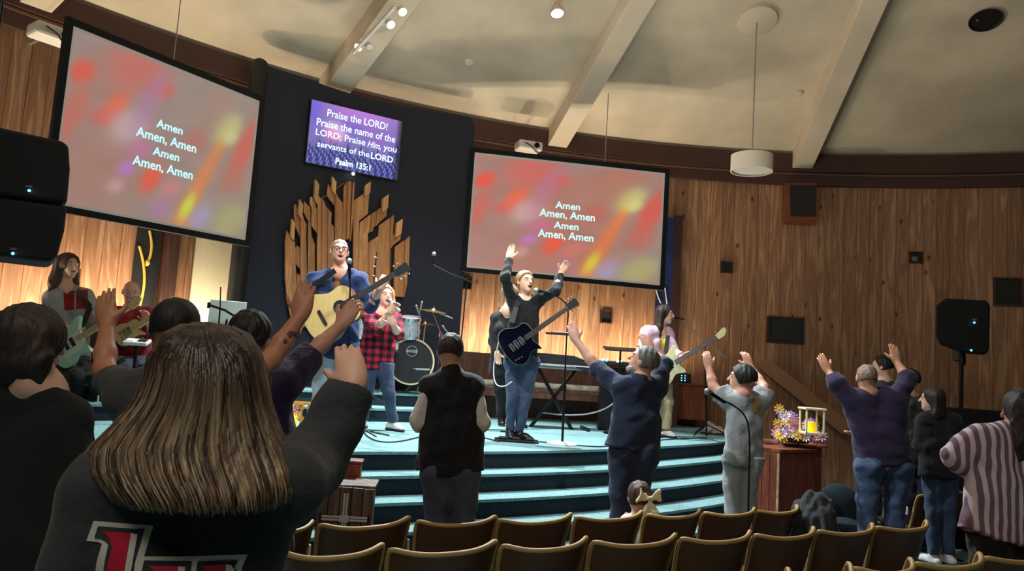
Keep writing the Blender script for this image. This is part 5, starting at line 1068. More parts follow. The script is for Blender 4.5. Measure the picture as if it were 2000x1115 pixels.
mic_stand('slim stand with an upright black and silver clarinet before the sculpture', b, [P(731, 565, 8.5), P(732, 545, 8.5)], None, rb=False)
T = bpy.data.objects['microphone_stand.003']; m = M(); m.tube([P(731, 552, 8.5), P(733, 520, 8.5), P(736, 492, 8.5)], [.014, .010, .006], 8); m.build('instrument_tube', BLKM, T, smooth=True)
for k in range(6): m = M(); q_ = P(731.5+k*.8, 548-k*9, 8.485); m.tube([q_, q_+np.array([.025*(-1)**k, -.01, .01])], .006, 6); m.build('key', CHROME, T)
b = P(895, 690, 8.9); b[2] = 1.0
b[2] = .89
mic_stand('tall black boom stand crossing the right edge of the dark backdrop', b, [P(911, 560, 8.9), P(915, 553, 8.9)], None, rb=False)
T = bpy.data.objects['microphone_stand.004']; m = M(); m.tube([P(923, 552, 8.9), P(880, 535, 8.8), P(845, 517, 8.75)], .009, 8); m.build('boom', BLKM, T, smooth=True); microphone(P(843, 522, 8.75), P(846, 505, 8.75), T)
b = PZ(187, 818, .89)
mic_stand('short white-shafted stand on a grey round base at left stage edge', b, [P(192, 772, b[1])], None, basem=SILV, polem=WHT, rad=.13)
b = P(426, 690, 7.6); b[2] = .89
mic_stand('black boom stand in front of the white board at left', b, [P(430, 600, 7.6), P(431, 560, 7.6)], None, rb=False)
T = bpy.data.objects['microphone_stand.006']; m = M(); m.tube([P(410, 596, 7.6), P(440, 606, 7.5), P(470, 625, 7.4)], .012, 8); m.build('boom', BLKM, T, smooth=True)
m = M(); m.box(P(408, 596, 7.6), (.03, .03, .06), bev=.008); m.build('clip', BLKM, T)
# foreground microphone on the floor stand by the boy
b = P(1463, 1003, 5.9); b[2] = .05
mic_stand('black gooseneck mic stand standing in front of the boy in grey', b, [P(1464, 880, 5.9), P(1463, 830, 5.9), P(1452, 806, 5.88), P(1430, 790, 5.85), P(1412, 782, 5.82)], (P(1416, 786, 5.82), P(1378, 762, 5.8)), rb=True)
# handheld mic of the plaid woman
T = thing('microphone', 'white handheld microphone held by the woman in red plaid', 'microphone', tuple(P(775, 600, 7.43))); microphone(P(781, 607, 7.4), P(763, 588, 7.46), T, WHT)

# ================================================================== drum kit on its riser
def drum(label, name, c, ax, r, d, shell, hoop, head, logo=False):
    ax = nrm(ax); T = thing(name, label, 'drum', tuple(c), None)
    m = M(); m.lathe(c, ax, [(0, r), (d, r)], 36); m.build('shell', shell, T, smooth=True)
    for h in (0, d): m = M(); m.lathe(c+ax*(h-.015), ax, [(0, r*1.0), (0, r*1.07), (.03, r*1.07), (.03, r*1.0)], 36, cap=False); m.build('hoop', hoop, T, smooth=True)
    m = M(); m.lathe(c-ax*.006, ax, [(0, r*.985), (.004, r*.985)], 36); m.build('drum_head', head, T)
    n_ = 8
    u = nrm(np.cross(ax, ZU if abs(ax[2]) < .9 else np.array([1., 0, 0]))); v = np.cross(ax, u)
    for k in range(n_):
        a = 2*pi*k/n_+.2; q_ = c+(u*cos(a)+v*sin(a))*r*1.05; m = M(); m.tube([q_-ax*.01, q_+ax*min(d, .09)], .006, 6); m.build('lug', CHROME, T)
    return T
dc = P(803, 706, 9.3); ax = nrm(np.array([-.10, 1, .0])); DH = mat('drum_head_black', (26, 26, 30), .45); HOOPW = mat('hoop_maple', (214, 196, 150), .4); SHW = mat('shell_sparkle', (190, 186, 190), .25, .3, var=.35, scale=18)
T = drum('bass drum with black head, maple hoop and white badge on the riser', 'bass_drum', dc, ax, .262, .4, mat('shell_maple', (176, 140, 96), .35), HOOPW, DH)
ux = nrm(np.cross(ax, ZU)); c = dc-ax*.012+ZU*.125-ux*.0
m = M(); lm = mat('badge_white', (170, 172, 178), .5)
ring = [c+ux*(.062*cos(a))+ZU*(.062*sin(a)*(1 if sin(a) > 0 else 1.0)) for a in np.linspace(0, 2*pi, 25)]; m.tube(ring, .004, 5, cap=False)
m.rod(c-ux*.068+ZU*.0, c+ux*.068, .004, .03); m.build('badge', lm, T)
text_mesh('mapex', c-ax*.004, -ux*-1 if np.dot(ux, (1, 0, 0)) > 0 else -ux, ZU, .1, .02, DH, T, 'badge_text', bold=.02)
m = M(); m.lathe(dc-ax*.013+ux*.04*(1 if ux[0] > 0 else -1)-ZU*.09, ax, [(0, .055), (.002, .055)], 20); m.build('port_hole', BLK, T)
for s_ in (-1, 1): m = M(); q_ = dc+ux*s_*.25-ZU*.08; e_ = dc+ux*s_*.36; e_[2] = 1.195; m.tube([q_, e_], .008, 6); m.build('spur', CHROME, T)
pk = mic_stand('low chrome-armed mic poking into the bass drum', np.array([*P(838, 745, 8.95)[:2], 1.04]), [P(838, 724, 8.95)], None, rb=True, rad=.07)
m = M(); m.tube([P(840, 722, 8.95), P(812, 721, 9.0)], .010, 8); m.build('boom', SILV, pk); m = M(); m.sph(P(808, 722, 9.02), (.03, .02, .02), 10); m.build('mic_head', BLKM, pk, smooth='all')
drum('rack tom with sparkling silver shell above the bass drum', 'tom_drum', P(798, 656, 9.35), (.05, -.25, 1), .125, .22, SHW, CHROME, WHT)
drum('small rack tom left of the sparkling tom, partly behind the plaid shirt', 'tom_drum', P(700, 655, 9.3), (.05, -.25, 1), .12, .2, SHW, CHROME, WHT)
T = drum('shallow snare drum with white head left of the bass drum', 'snare_drum', P(752, 682, 9.15), (.0, -.15, 1), .15, .13, SHW, CHROME, WHT)
GOLD = mat('cymbal_bronze', (196, 170, 112), .25, .9)
def cymbal(label, c, r, tilt, foot):
    T = thing('cymbal_stand', label, 'cymbal', tuple(foot)); n_ = nrm(np.array([tilt[0], tilt[1], 1.]))
    m = M(); m.lathe(c, n_, [(0, r), (.012, r*.5), (.018, r*.2), (.035, r*.12), (.04, .01)], 32); m.build('cymbal', GOLD, T, smooth=True)
    m = M(); m.tube([c+n_*.06, c-n_*.02, np.array([foot[0], foot[1], c[2]-.25]), foot+ZU*.15], .009, 8); m.build('pole', CHROME, T, smooth=True)
    for k in range(3): a = 2*pi*k/3+.5; m = M(); m.tube([foot+ZU*.2, foot+np.array([cos(a)*.22, sin(a)*.22, .01])], .008, 6); m.build('leg', CHROME, T)
    m = M(); m.lathe(np.array([foot[0], foot[1], c[2]-.3]), ZU, [(0, .02), (.05, .02)], 10); m.build('wing_clamp', CHROME, T)
f_ = P(853, 745, 9.2); f_[2] = 1.19; cymbal('crash cymbal on a chrome stand right of the drums', P(846, 608, 9.2), .17, (.1, -.12), f_)
f_ = P(820, 745, 9.75); f_[2] = 1.19; cymbal('ride cymbal lower and farther back behind the crash cymbal', P(830, 634, 9.75), .14, (-.05, -.1), f_)
for i, (a, b_) in enumerate((((813, 597), (822, 622)), ((824, 590), (819, 612)), ((860, 612), (884, 622)), ((865, 637), (876, 652)))):
    T = thing('drumstick', ('left crossed', 'upright', 'right slanted', 'lowest slanted')[i]+' silver rod near the crash cymbal', 'drumstick', tuple(P(*a, 9.15))); m = M(); m.tube([P(*a, 9.15), P(*b_, 9.2)], [.011, .007], 8); m.build('shaft', SILV, T); m = M(); m.sph(P(*a, 9.15), .014, 8); m.build('tip', SILV, T)

# ================================================================== keyboard, benches, amp
def rbox(nm, mtl, T, c, size, ax=None, bev=.008): m = M(); m.box(c, size, ax, bev); return m.build(nm, mtl, T)
kx = nrm(np.array([1, .12, 0])); ky = np.array([-kx[1], kx[0], 0])
kc = P(1102, 712, 9.4); T = thing('keyboard', 'stage keyboard under a black cloth cover on a crossed stand', 'keyboard', (kc[0], kc[1], .89))
rbox('keyboard_case', SILV, T, kc-ZU*.03, (.78, .3, .06), (kx, ky, ZU)); rbox('key_bed', WHT, T, kc-ZU*.01-ky*.13, (.72, .1, .03), (kx, ky, ZU))
m = M(); pts = [(-.36, .12), (.08, .11), (.24, .06), (.43, -.06), (.42, -.10), (.30, -.09), (.1, -.02), (-.36, -.01)]; m.prism(pts, kc, kx, ZU, ky, -.18, .18); m.build('cloth_cover', BLKC, T)
for a, b_ in (((-.32, -.06), (.12, -.80)), ((.14, -.06), (-.3, -.80))):
    m = M(); m.rod(kc+kx*a[0]+ZU*a[1], kc+kx*b_[0]*1.3+ZU*b_[1], .04, .04, ky); m.build('stand_leg', BLKM, T)
for s_ in (-.45, .3): rbox('foot_bar', BLKM, T, np.array([kc[0], kc[1], .91])+kx*s_, (.04, .4, .04), (kx, ky, ZU))
FLOR = mat('cushion_floral', (150, 140, 124), .9, var=.45, scale=14)
def bench(label, a, b, z):
    a = np.array([a[0], a[1], z]); b = np.array([b[0], b[1], z]); X = nrm(b-a); Y = np.array([-X[1], X[0], 0]); L = np.linalg.norm(b-a); c = (a+b)/2; T = thing('bench', label, 'bench', (c[0], c[1], .89))
    rbox('seat_board', LWOOD, T, c, (L, .38, .05), (X, Y, ZU)); rbox('cushion', FLOR, T, c+ZU*.065, (L-.04, .36, .08), (X, Y, ZU), .03); rbox('apron', LWOOD, T, c-ZU*.06-Y*.17, (L, .03, .09), (X, Y, ZU))
    for s_ in (-1, 1):
        for q_ in (-1, 1): rbox('leg', DKWOOD, T, c+X*s_*(L/2-.06)+Y*q_*.14-ZU*(z-.89)/2-ZU*.02, (.05, .05, z-.93), (X, Y, ZU))
bench('low wooden bench with patterned cushion behind the keyboard stand', P(905, 775, 10.4), P(1210, 782, 10.7), 1.30)
bench('low wooden bench with patterned cushion at far left behind the raised arm', P(120, 740, 7.35), P(235, 745, 7.6), 1.2)
T = thing('amplifier', 'small black amplifier with blue lights on a wooden shelf right of the bassist', 'amplifier', tuple(PC(1330, 748, RW-.3)))
ac = PC(1330, 738, RW-.3); rbox('case', BLK, T, ac, (.24, .24, .14)); rbox('front_panel', GRILL, T, ac-np.array([0, .122, 0]), (.22, .01, .12))
for dx in (-.02, .03):
    for dz in (-.035, 0, .035): m = M(); m.sph(ac+np.array([dx, -.13, dz]), .009, 8); m.build('indicator', LEDB, T)
T = thing('wall_shelf', 'reddish wooden box shelf on the wall under the amplifier', 'shelf', tuple(PC(1345, 820, RW-.25)))
sc_ = PC(1345, 785, RW-.25); rbox('box', CABW, T, sc_, (.46, .42, .5)); rbox('shelf_top', CABW, T, sc_+ZU*.26, (.5, .46, .03))
# laptop desk behind the denim man
lc = P(1212, 682, 9.2); T = thing('music_stand', 'flat black music desk standing behind the bearded man', 'music stand', (lc[0], lc[1], .89))
rbox('desk', BLKM, T, lc, (.4, .28, .018), ((1, 0, 0), (0, 1, .15), (0, -.15, 1))); m = M(); m.tube([lc, np.array([lc[0], lc[1], .9])], .012, 8); m.build('pole', BLKM, T); m = M(); m.lathe(np.array([lc[0], lc[1], .89]), ZU, [(0, .16), (.02, .15)], 20); m.build('base', BLKM, T)
lc = P(1196, 710, 9.7); T = thing('sound_mixer', 'little black mixer with blue and white lights on a stand behind the bearded man', 'mixer', (lc[0], lc[1], .89))
rbox('case', BLK, T, lc, (.4, .24, .06)); rbox('stand', BLKM, T, (lc+np.array([lc[0], lc[1], .89]))/2-ZU*.02, (.3, .2, lc[2]-.95))
for dx, mm_ in ((-.14, LEDB), (-.09, LEDB), (.05, LAMPY), (.1, WHT)): m = M(); m.sph(lc+np.array([dx, -.12, .035]), .018, 8); m.build('light_button', mm_, T, smooth='all')
# white board on a stand at left + small white device on the red man's lap table
lc = P(444, 612, 8.0); T = thing('music_stand', 'white tilted board on a stand in front of the pale cloth panel', 'music stand', (lc[0], lc[1], .89)); bx = nrm(np.array([1, .5, 0])); by = nrm(np.array([-.5, 1, .3])); bz = np.cross(bx, by)
rbox('board', mat('board_white', (226, 224, 216), .5), T, lc, (.36, .012, .27), (bx, by, bz)); m = M(); m.tube([lc+by*.02, np.array([lc[0]+.02, lc[1]+.03, .9])], .012, 8); m.build('pole', BLKM, T); m = M(); m.lathe(np.array([lc[0]+.02, lc[1]+.03, .89]), ZU, [(0, .16), (.02, .15)], 20); m.build('base', BLKM, T)
rbox('ledge', BLKM, T, lc-bz*.13-by*.02, (.3, .04, .02), (bx, by, bz))
lc = P(268, 668, 6.7); T = thing('effects_unit', 'small white and black effects unit on a stand before the red-shirted man', 'effects unit', (lc[0], lc[1], .89)); rbox('case', WHT, T, lc, (.2, .13, .03), ((1, .1, 0), (-.1, 1, .3), (0, -.3, 1))); rbox('display', LAMPW if False else mat('display_pale', (210, 225, 235), .4, emit=.6), T, lc+np.array([-.05, -.02, .018]), (.06, .05, .008), ((1, .1, 0), (-.1, 1, .3), (0, -.3, 1)), .002); rbox('panel', BLK, T, lc+np.array([.05, -.0, .02]), (.07, .06, .008), ((1, .1, 0), (-.1, 1, .3), (0, -.3, 1)), .002); m = M(); m.tube([lc-ZU*.02, np.array([lc[0], lc[1], .89])], .015, 8); m.build('pole', BLKM, T)
# stools for the two seated players
for lab, k_ in (('dark stool under the woman in grey sweatshirt', 'hoodie'), ('dark stool under the red-shirted man', 'redman')):
    c = np.array(PEOPLE[k_].location); z = P(132, 690, 7.3)[2]-.13; T = thing('stool', lab, 'stool', (c[0], c[1]+.03, .89)); m = M(); m.lathe(np.array([c[0], c[1]+.03, z-.05]), ZU, [(0, .16), (.05, .17)], 24); m.build('seat', DKWOOD, T, smooth=True)
    for k in range(4): a = pi/4+pi/2*k; m = M(); m.tube([np.array([c[0]+cos(a)*.1, c[1]+.03+sin(a)*.1, z-.05]), np.array([c[0]+cos(a)*.17, c[1]+.03+sin(a)*.17, .895])], .014, 8); m.build('leg', DKWOOD, T)
# pedalboard, cables, tissue box
pc = PZ(1008, 861, .89); T = thing('pedalboard', 'flat black pedal board under the main singer boots', 'pedal board', (pc[0], pc[1]-.1, .89)); rbox('board', BLKM, T, pc+np.array([.0, -.08, .012]), (.42, .2, .022))
for k in range(3): rbox('pedal', BLK, T, pc+np.array([-.13+.13*k, -.13, .035]), (.08, .08, .025))
def cable(lab, pts, m_=RUBB, r=.006): o = M(); o.tube(smoothpoly([np.asarray(p) for p in pts], 3), r, 6); tag(o.build('cable', m_, None, smooth=True), lab, 'cable')
cable('dark cable looping across the teal stage left of the pedal board', [PZ(x, y, .898) for x, y in ((760, 850), (700, 838), (745, 872), (850, 845), (935, 852), (975, 862))])
cable('pale cable sagging along the stage behind the mic stand', [P(1060, 806, 9.3), P(1110, 812, 9.3), P(1160, 808, 9.3), P(1200, 790, 9.3), P(1212, 762, 9.5)], SILV, .009)
cable('white guitar lead hanging in a loop beside the main singer', [P(974, 668, 7.5), P(963, 715, 7.55), P(966, 752, 7.5), P(985, 756, 7.45), P(1000, 745, 7.4)], WHT, .006)
cable('dark cable lying across the carpet front right of the singer', [PZ(x, y, .898) for x, y in ((1050, 862), (1150, 872), (1190, 872), (1290, 858), (1380, 855))])
tc_ = PZ(1395, 848, .89); T = thing('tissue_box', 'crumpled white tissue bundle on the stage right of the boom stand', 'tissues', tuple(tc_)); sdf_mesh('tissue', [ell(tc_+np.array([-.02, 0, .06]), (.12, .08, .06)), ell(tc_+np.array([.1, 0, .04]), (.09, .07, .04)), ell(tc_+np.array([-.05, 0, .1]), (.05, .05, .05))], WHT, T, .009, disp=wrinkle(.012, 60)); rbox('tray', BLK, T, tc_+ZU*.008, (.34, .2, .014))

# ================================================================== loudspeakers
def px_prism(T, name, poly, Y, depth, mtl, bevel=False):
    n0 = ray(np.mean([p[0] for p in poly]), np.mean([p[1] for p in poly])); pts = [P(x, y, Y) for x, y in poly]; o = pts[0]; X = np.array([1., 0, 0]); m = M(); dr_ = nrm(np.array([n0[0], n0[1], 0])); m.prism([(p-o)[[0, 2]] for p in pts], o, X, ZU, dr_, 0, depth); ob = m.build(name, mtl, T)
    if bevel: b_ = ob.modifiers.new('bevel', 'BEVEL'); b_.width = .02; b_.segments = 2
    return ob
T = thing('line_array_speaker', 'big black two-box loudspeaker hanging at the far left edge', 'speaker', tuple(P(60, 500, 4.2)))
a_ = px_prism(T, 'upper_cabinet', [(-70, 232), (120, 274), (134, 282), (137, 330), (131, 398), (-70, 372)], 4.0, .45, GRILL, True)
b_ = px_prism(T, 'lower_cabinet', [(-70, 377), (131, 402), (126, 450), (112, 500), (100, 512), (-70, 492)], 4.0, .45, GRILL, True)
for q_, pr_ in (((57, 372), a_), ((25, 495), b_)): m = M(); m.sph(P(*q_, 3.995), .008, 8); m.build('indicator', LEDB, pr_)
for q_, pr_ in (((57, 364), a_), ((26, 486), b_)): rbox('badge_plate', SILV, pr_, P(*q_, 3.996), (.035, .006, .012), None, .002)
for x_ in (-55, -30): m = M(); a0 = P(x_, 240, 4.2); m.tube([a0, np.array([a0[0], a0[1], ceil_pt(0, 0)[2]+1.0])], .01, 8); m.build('hanging_rod', BLKM, T)
Yr = 8.3; T = thing('stand_speaker', 'black loudspeaker on a pole above the subwoofer at right', 'speaker', tuple(P(1878, 690, Yr)))
a_ = px_prism(T, 'cabinet', [(1828, 596), (1846, 582), (1926, 586), (1934, 596), (1932, 684), (1924, 690), (1880, 687), (1834, 669), (1827, 655)], Yr-.2, .4, GRILL, True)
for q_ in ((1903, 630), (1897, 684)): m = M(); m.sph(P(*q_, Yr-.205), .011, 8); m.build('indicator', LEDB, a_)
rbox('badge_plate', SILV, a_, P(1903, 624, Yr-.204), (.05, .006, .02), None, .002)
m = M(); m.tube([P(1878, 685, Yr), P(1876, 800, Yr)], .02, 10); m.build('pole', BLKM, T); m = M(); m.tube([P(1879, 690, Yr), P(1879, 712, Yr)], .035, 10); m.build('collar', BLKM, T)
sb_ = P(1878, 797, Yr); T = thing('subwoofer', 'big black subwoofer box carrying the pole speaker at right', 'speaker', (sb_[0], sb_[1], .05)); rbox('cabinet', GRILL, T, np.array([sb_[0], sb_[1], (sb_[2]+.05)/2]), (.62, .5, sb_[2]-.05)); 
for s_ in (-1, 1): rbox('handle', BLKM, T, np.array([sb_[0]+s_*.315, sb_[1], sb_[2]-.3]), (.02, .18, .05))
wa = (nrm(cyl(96.4, 1)-cyl(0, 0)), nrm(cyl(6.4, 1)-cyl(0, 0)), ZU); c = PC(1562, 398, RW-.2); T = thing('wall_speaker', 'black-faced loudspeaker in a tilted wooden cabinet high on the right wall', 'speaker', tuple(c))
tz = nrm(ZU+wa[1]*.14); ty = np.cross(tz, wa[0]); tx_ = nrm(wa[0]-wa[1]*.15); ty = np.cross(tz, tx_); rbox('cabinet', CABW, T, c+ty*.0, (.46, .26, .58), (tx_, ty, tz), .006); rbox('grille', GRILL, T, c-ty*.14+tx_*.03, (.36, .02, .5), (tx_, ty, tz), .006); rbox('bracket', BLKM, T, c+ty*.17, (.12, .1, .12), (tx_, ty, tz))
rbox('electrical_box', mat('grey_plate2', (96, 92, 86), .6), None, PC(1870, 694, RW-.06), (.12, .05, .14), (wa[0], wa[1], ZU)); tag(bpy.data.objects['electrical_box'], 'small grey electrical box on the wall behind the pole speaker', 'box')

# ================================================================== banners, panels, wall details
def wall_panel(nm, lab, cat, th0, th1, z0, z1, r, mtl, thick=.03):
    m = M(); k = 6; ts = [th0+(th1-th0)*i/k for i in range(k+1)]; vs = []
    for t in ts: vs += [cyl(t, r, z0), cyl(t, r, z1), cyl(t, r-thick, z1), cyl(t, r-thick, z0)]
    fs = [(4*i+a, 4*i+(a+1) % 4, 4*(i+1)+(a+1) % 4, 4*(i+1)+a) for i in range(k) for a in range(4)]+[(0, 1, 2, 3), (4*k, 4*k+1, 4*k+2, 4*k+3)]
    m.add(vs, fs); T = thing(nm, lab, cat, tuple(cyl((th0+th1)/2, r-thick/2, z0))); m.build('panel', mtl, T); return T
T = wall_panel('banner', 'tall black banner with yellow brush strokes behind the red-shirted man', 'banner', -45.2, -43.7, 1.76, 4.3, RW-.04, BLKC)
YST = mat('stroke_yellow', (206, 170, 72), .6); WST = mat('stroke_white', (196, 200, 206), .6)
def stroke(T, pts, r, rad, m_): m = M(); q_ = smoothpoly([PC(x, y, r) for x, y in pts], 3); m.tube(q_, rad, 6); m.build('brush_stroke', m_, T, smooth='all')
stroke(T, [(272, 480), (280, 510), (283, 545), (279, 575), (272, 600)], RW-.075, .016, YST); stroke(T, [(292, 450), (297, 475), (294, 500), (287, 514)], RW-.075, .016, YST)
m = M(); m.sph(PC(287, 513, RW-.078), (.035, .012, .04), 10); m.build('brush_dot', YST, T, smooth='all')
T = wall_panel('wall_post', 'dark brown wooden post right of the yellow-stroked banner', 'post', -43.6, -42.7, .9, 4.68, RW-.03, DKWOOD, .12)
T = wall_panel('cloth_panel', 'cream fabric panel on the wall left of the dark backdrop', 'panel', -41.6, -38.9, 1.78, 3.0, RW-.05, CLOTHW, .03)
T = wall_panel('banner', 'dark blue banner with pale strokes behind the right screen edge', 'banner', -5.4, -4.1, 1.78, 4.05, RW-.04, mat('banner_blue', (26, 44, 104), .7, var=.5, scale=1.5))
stroke(T, [(1281, 562), (1285, 578), (1291, 592)], RW-.075, .012, WST); stroke(T, [(1299, 562), (1301, 578), (1303, 594)], RW-.075, .012, WST)
T = wall_panel('wall_post', 'dark brown wooden post at the right edge of the blue banner', 'post', -4.1, -3.5, .9, 4.08, RW-.03, DKWOOD, .1)
# projectors tucked under the fascia
for lab, (x_, y_), r_ in (('white projector box mounted above the right-hand screen', (1032, 287), RW-.5), ('white projector box mounted beyond the top of the left-hand screen', (100, 68), RW-.7)):
    c = PC(x_, y_, r_); T = thing('projector', lab, 'projector', tuple(c)); t_, _ = thz(c); ax_ = (nrm(cyl(t_+90, 1)-cyl(0, 0)), nrm(cyl(t_, 1)-cyl(0, 0)), ZU); rbox('case', WHT, T, c, (.36, .26, .13), ax_, .03); m = M(); m.lathe(c-ax_[1]*.13+ax_[0]*.08, -ax_[1], [(0, .04), (.03, .038)], 16); m.build('lens', BLKM, T, smooth=True); m = M(); m.tube([c+ZU*.02+ax_[1]*.1, c+ZU*.02+ax_[1]*(RW-.18-r_)], .02, 8); m.build('bracket_arm', SILV, T)
    m = M(); m.tube(smoothpoly([c-ax_[1]*.14+ZU*.02-ax_[0]*.1, c-ax_[1]*.17-ZU*.03, c-ax_[1]*.15-ZU*.09+ax_[0]*.05, c-ZU*.08+ax_[0]*.2], 2), .008, 6); m.build('cord', RUBB, T)

# ================================================================== ceiling fixtures
def ceil_hit(px, py):
    d = ray(px, py); t = .5
    while t < 16:
        q_ = CAM+d*t; v = q_-APEX
        zc = None; f_ = hypot(q_[0]-CX, q_[1]-CY)
        # height of the oblique cone above q
        for k in np.linspace(0, 1, 1): pass
        lo_, hi_ = 0.0, 1.0
        for _ in range(22):
            k = (lo_+hi_)/2; cx_, cy_ = CX+(APEX[0]-CX)*k, CY+(APEX[1]-CY)*k
            if hypot(q_[0]-cx_, q_[1]-cy_) < RW*(1-k): lo_ = k
            else: hi_ = k
        if q_[2] > 5.15+(APEX[2]-5.15)*lo_: return q_
        t += .01
    return q_
def ceil_norm(q_): a = nrm(np.array([APEX[0]-q_[0], APEX[1]-q_[1], 0])); u_ = nrm(np.array([a[0]*RW, a[1]*RW, APEX[2]-5.15])); s_ = np.cross(u_, ZU); n_ = np.cross(s_, u_); n_ = nrm(n_); return n_ if n_[2] < 0 else -n_
q0 = ceil_hit(1478, 36); n_ = ceil_norm(q0); T = thing('pendant_light', 'unlit white drum pendant hanging on a thin cord from a round ceiling plate', 'lamp', tuple(q0))
m = M(); m.lathe(q0, n_, [(-.01, .245), (.05, .245), (.055, .235)], 36); m.build('ceiling_plate', BEAMW, T, smooth=True)
pd = P(1466, 318, q0[1]+.0); pd[0] = q0[0]; m = M(); m.tube([q0, np.array([q0[0], q0[1], pd[2]+.1])], .008, 8); m.build('cord', SILV, T)
m = M(); m.lathe(np.array([q0[0], q0[1], pd[2]-.11]), ZU, [(0, .235), (0, .25), (.2, .25), (.2, .02), (.21, .02)], 40, cap=False); m.build('shade', mat('shade_white', (226, 216, 200), .7), T, smooth=True); m = M(); m.lathe(np.array([q0[0], q0[1], pd[2]-.09]), ZU, [(0, .23), (.008, .23)], 40); m.build('diffuser', WHT, T)
q0 = ceil_hit(1925, 37); n_ = ceil_norm(q0); T = thing('recessed_light', 'round black recessed light in the ceiling at upper right', 'lamp', tuple(q0)); m = M(); m.lathe(q0, n_, [(0, .16), (.02, .185), (.035, .18), (.02, .15)], 36, cap=False); m.build('ring', mat('bronze_ring', (60, 48, 40), .3, .7), T, smooth=True); m = M(); m.lathe(q0, n_, [(.005, .165), (.015, .165)], 36); m.build('baffle', BLK, T)
m = M(); m.sph(q0+n_*.03-np.array([.1, 0, 0]), .012, 8); m.build('glint_cap', SILV, T)
q0 = ceil_hit(1560, 181); n_ = ceil_norm(q0); T = thing('smoke_detector', 'small cream smoke detector on the ceiling between two beams', 'detector', tuple(q0)); m = M(); m.lathe(q0, n_, [(0, .06), (.03, .055), (.04, .03)], 20); m.build('housing', BEAMW, T, smooth=True)
q0 = ceil_hit(916, 120); n_ = ceil_norm(q0); T = thing('smoke_detector', 'small white ceiling button above the dark backdrop', 'detector', tuple(q0)); m = M(); m.lathe(q0, n_, [(0, .06), (.025, .055), (.03, .03)], 20); m.build('housing', WHT, T, smooth=True)
q0 = ceil_hit(1086, 4); n_ = ceil_norm(q0); T = thing('ceiling_spotlight', 'single bright white spotlight lamp at the top centre of the ceiling', 'lamp', tuple(q0)); m = M(); m.lathe(q0+n_*.02, n_, [(0, .03), (.1, .07), (.16, .075)], 20, cap=False); m.build('housing', BEAMW, T, smooth=True); m = M(); m.sph(q0+n_*.17, .055, 14); m.build('bulb', mat('bulb_bright', (235, 245, 255), .3, emit=40), T, smooth='all'); m = M(); m.lathe(q0, n_, [(0, .06), (.02, .06)], 16); m.build('mount', BEAMW, T)
# track light on the third beam
ta, tb = ceil_hit(690, 104), ceil_hit(772, 12); ta = CAM+(ta-CAM)*.935; tb = CAM+(tb-CAM)*.935
T = thing('track_light', 'white ceiling track with four spotlight heads beside the roof beam', 'lamp', tuple(ta)); m = M(); m.rod(ta, tb, .035, .03); m.build('track', WHT, T)
dd_ = nrm(tb-ta)
for i, (f_, hx, hy, on) in enumerate(((.0, 700, 92, 1), (.1, 722, 93, 0), (.62, 763, 48, 1), (.95, 786, 23, 1))):
    a_ = ta+(tb-ta)*f_; y_ = a_[1]-.04; hpt = P(hx, hy, y_); ax_ = nrm(np.array([-.35 if i == 0 else .5, -.5, -.75])); st_ = M(); st_.tube([a_, hpt-ax_*.04], .009, 6); hd_ = M(); hd_.lathe(hpt-ax_*.09, ax_, [(0, .02), (.02, .04), (.09, .045), (.1, .05)], 18, cap=False); hd_.lathe(hpt-ax_*.09, ax_, [(0, .001), (.001, .02)], 18)
    ho = hd_.build('lamp_head', WHT, T, smooth=True); st_.build('stem', WHT, ho); lm_ = M(); lm_.lathe(hpt, ax_, [(-.01, .042), (0, .042)], 18); lm_.build('lamp_face', LAMPY if on else WHT, ho)

# ================================================================== lectern, flowers, lanterns, crate
lc = P(1518, 985, 6.9); X1 = nrm(np.array([-.72, .69, 0])); X2 = nrm(np.array([.86, .5, 0])); zt_ = P(1518, 879, 6.9)[2]; base = np.array([lc[0], lc[1], .05]); T = thing('lectern', 'reddish wooden lectern cabinet, left face brightly lit, beside the steps', 'lectern', tuple(base))
h_ = zt_-.05; A_, B_ = .36, .50
m = M(); vs = []
for z in (.05, zt_-.02): vs += [np.array([*(base+o_)[:2], z]) for o_ in (0*X1, X1*A_, X1*A_+X2*B_, X2*B_)]
m.add(vs, [(0, 1, 2, 3), (4, 5, 6, 7), (0, 1, 5, 4), (1, 2, 6, 5), (2, 3, 7, 6), (3, 0, 4, 7)]); m.build('body', CABW, T)
for i in range(5):
    m = M(); o_ = base+X1*(A_*(i+.5)/5)-nrm(np.cross(X1, ZU))*.006*(1 if np.dot(np.cross(X1, ZU), (0, -1, 0)) < 0 else -1); m.box(o_+ZU*(h_/2-.01), (A_/5-.006, .014, h_-.06), (X1, nrm(np.cross(X1, ZU)), ZU)); m.build('plank', CABW, T)
m = M(); m.box(base+X1*A_/2+X2*B_/2+ZU*(h_-.005), (A_+.03, B_*1.0, .025), (X1, X2, ZU)); m.build('top', CABW, T)
m = M(); m.rod(base-(X1+X2)*.008, base-(X1+X2)*.008+ZU*(h_-.03), .02, .02, X1); m.build('corner_strip', mat('worn_edge', (190, 150, 120), .6, var=.5, scale=30), T)
l2 = P(1532, 985, 7.42); zt2 = P(1560, 866, 7.45)[2]; base2 = np.array([l2[0]+.0, l2[1]+.0, .05]); T = thing('flower_stand', 'taller dark wooden stand behind the lectern carrying flowers and lantern', 'stand', tuple(base2)); X3 = nrm(np.array([1, .12, 0])); Y3 = np.array([-X3[1], X3[0], 0])
rbox('body', CABW, T, base2+X3*.19+Y3*.22+ZU*(zt2-.07)/2, (.40, .36, zt2-.08), (X3, Y3, ZU), .005); rbox('top', CABW, T, base2+X3*.19+Y3*.2+ZU*(zt2-.065), (.46, .42, .025), (X3, Y3, ZU), .004)
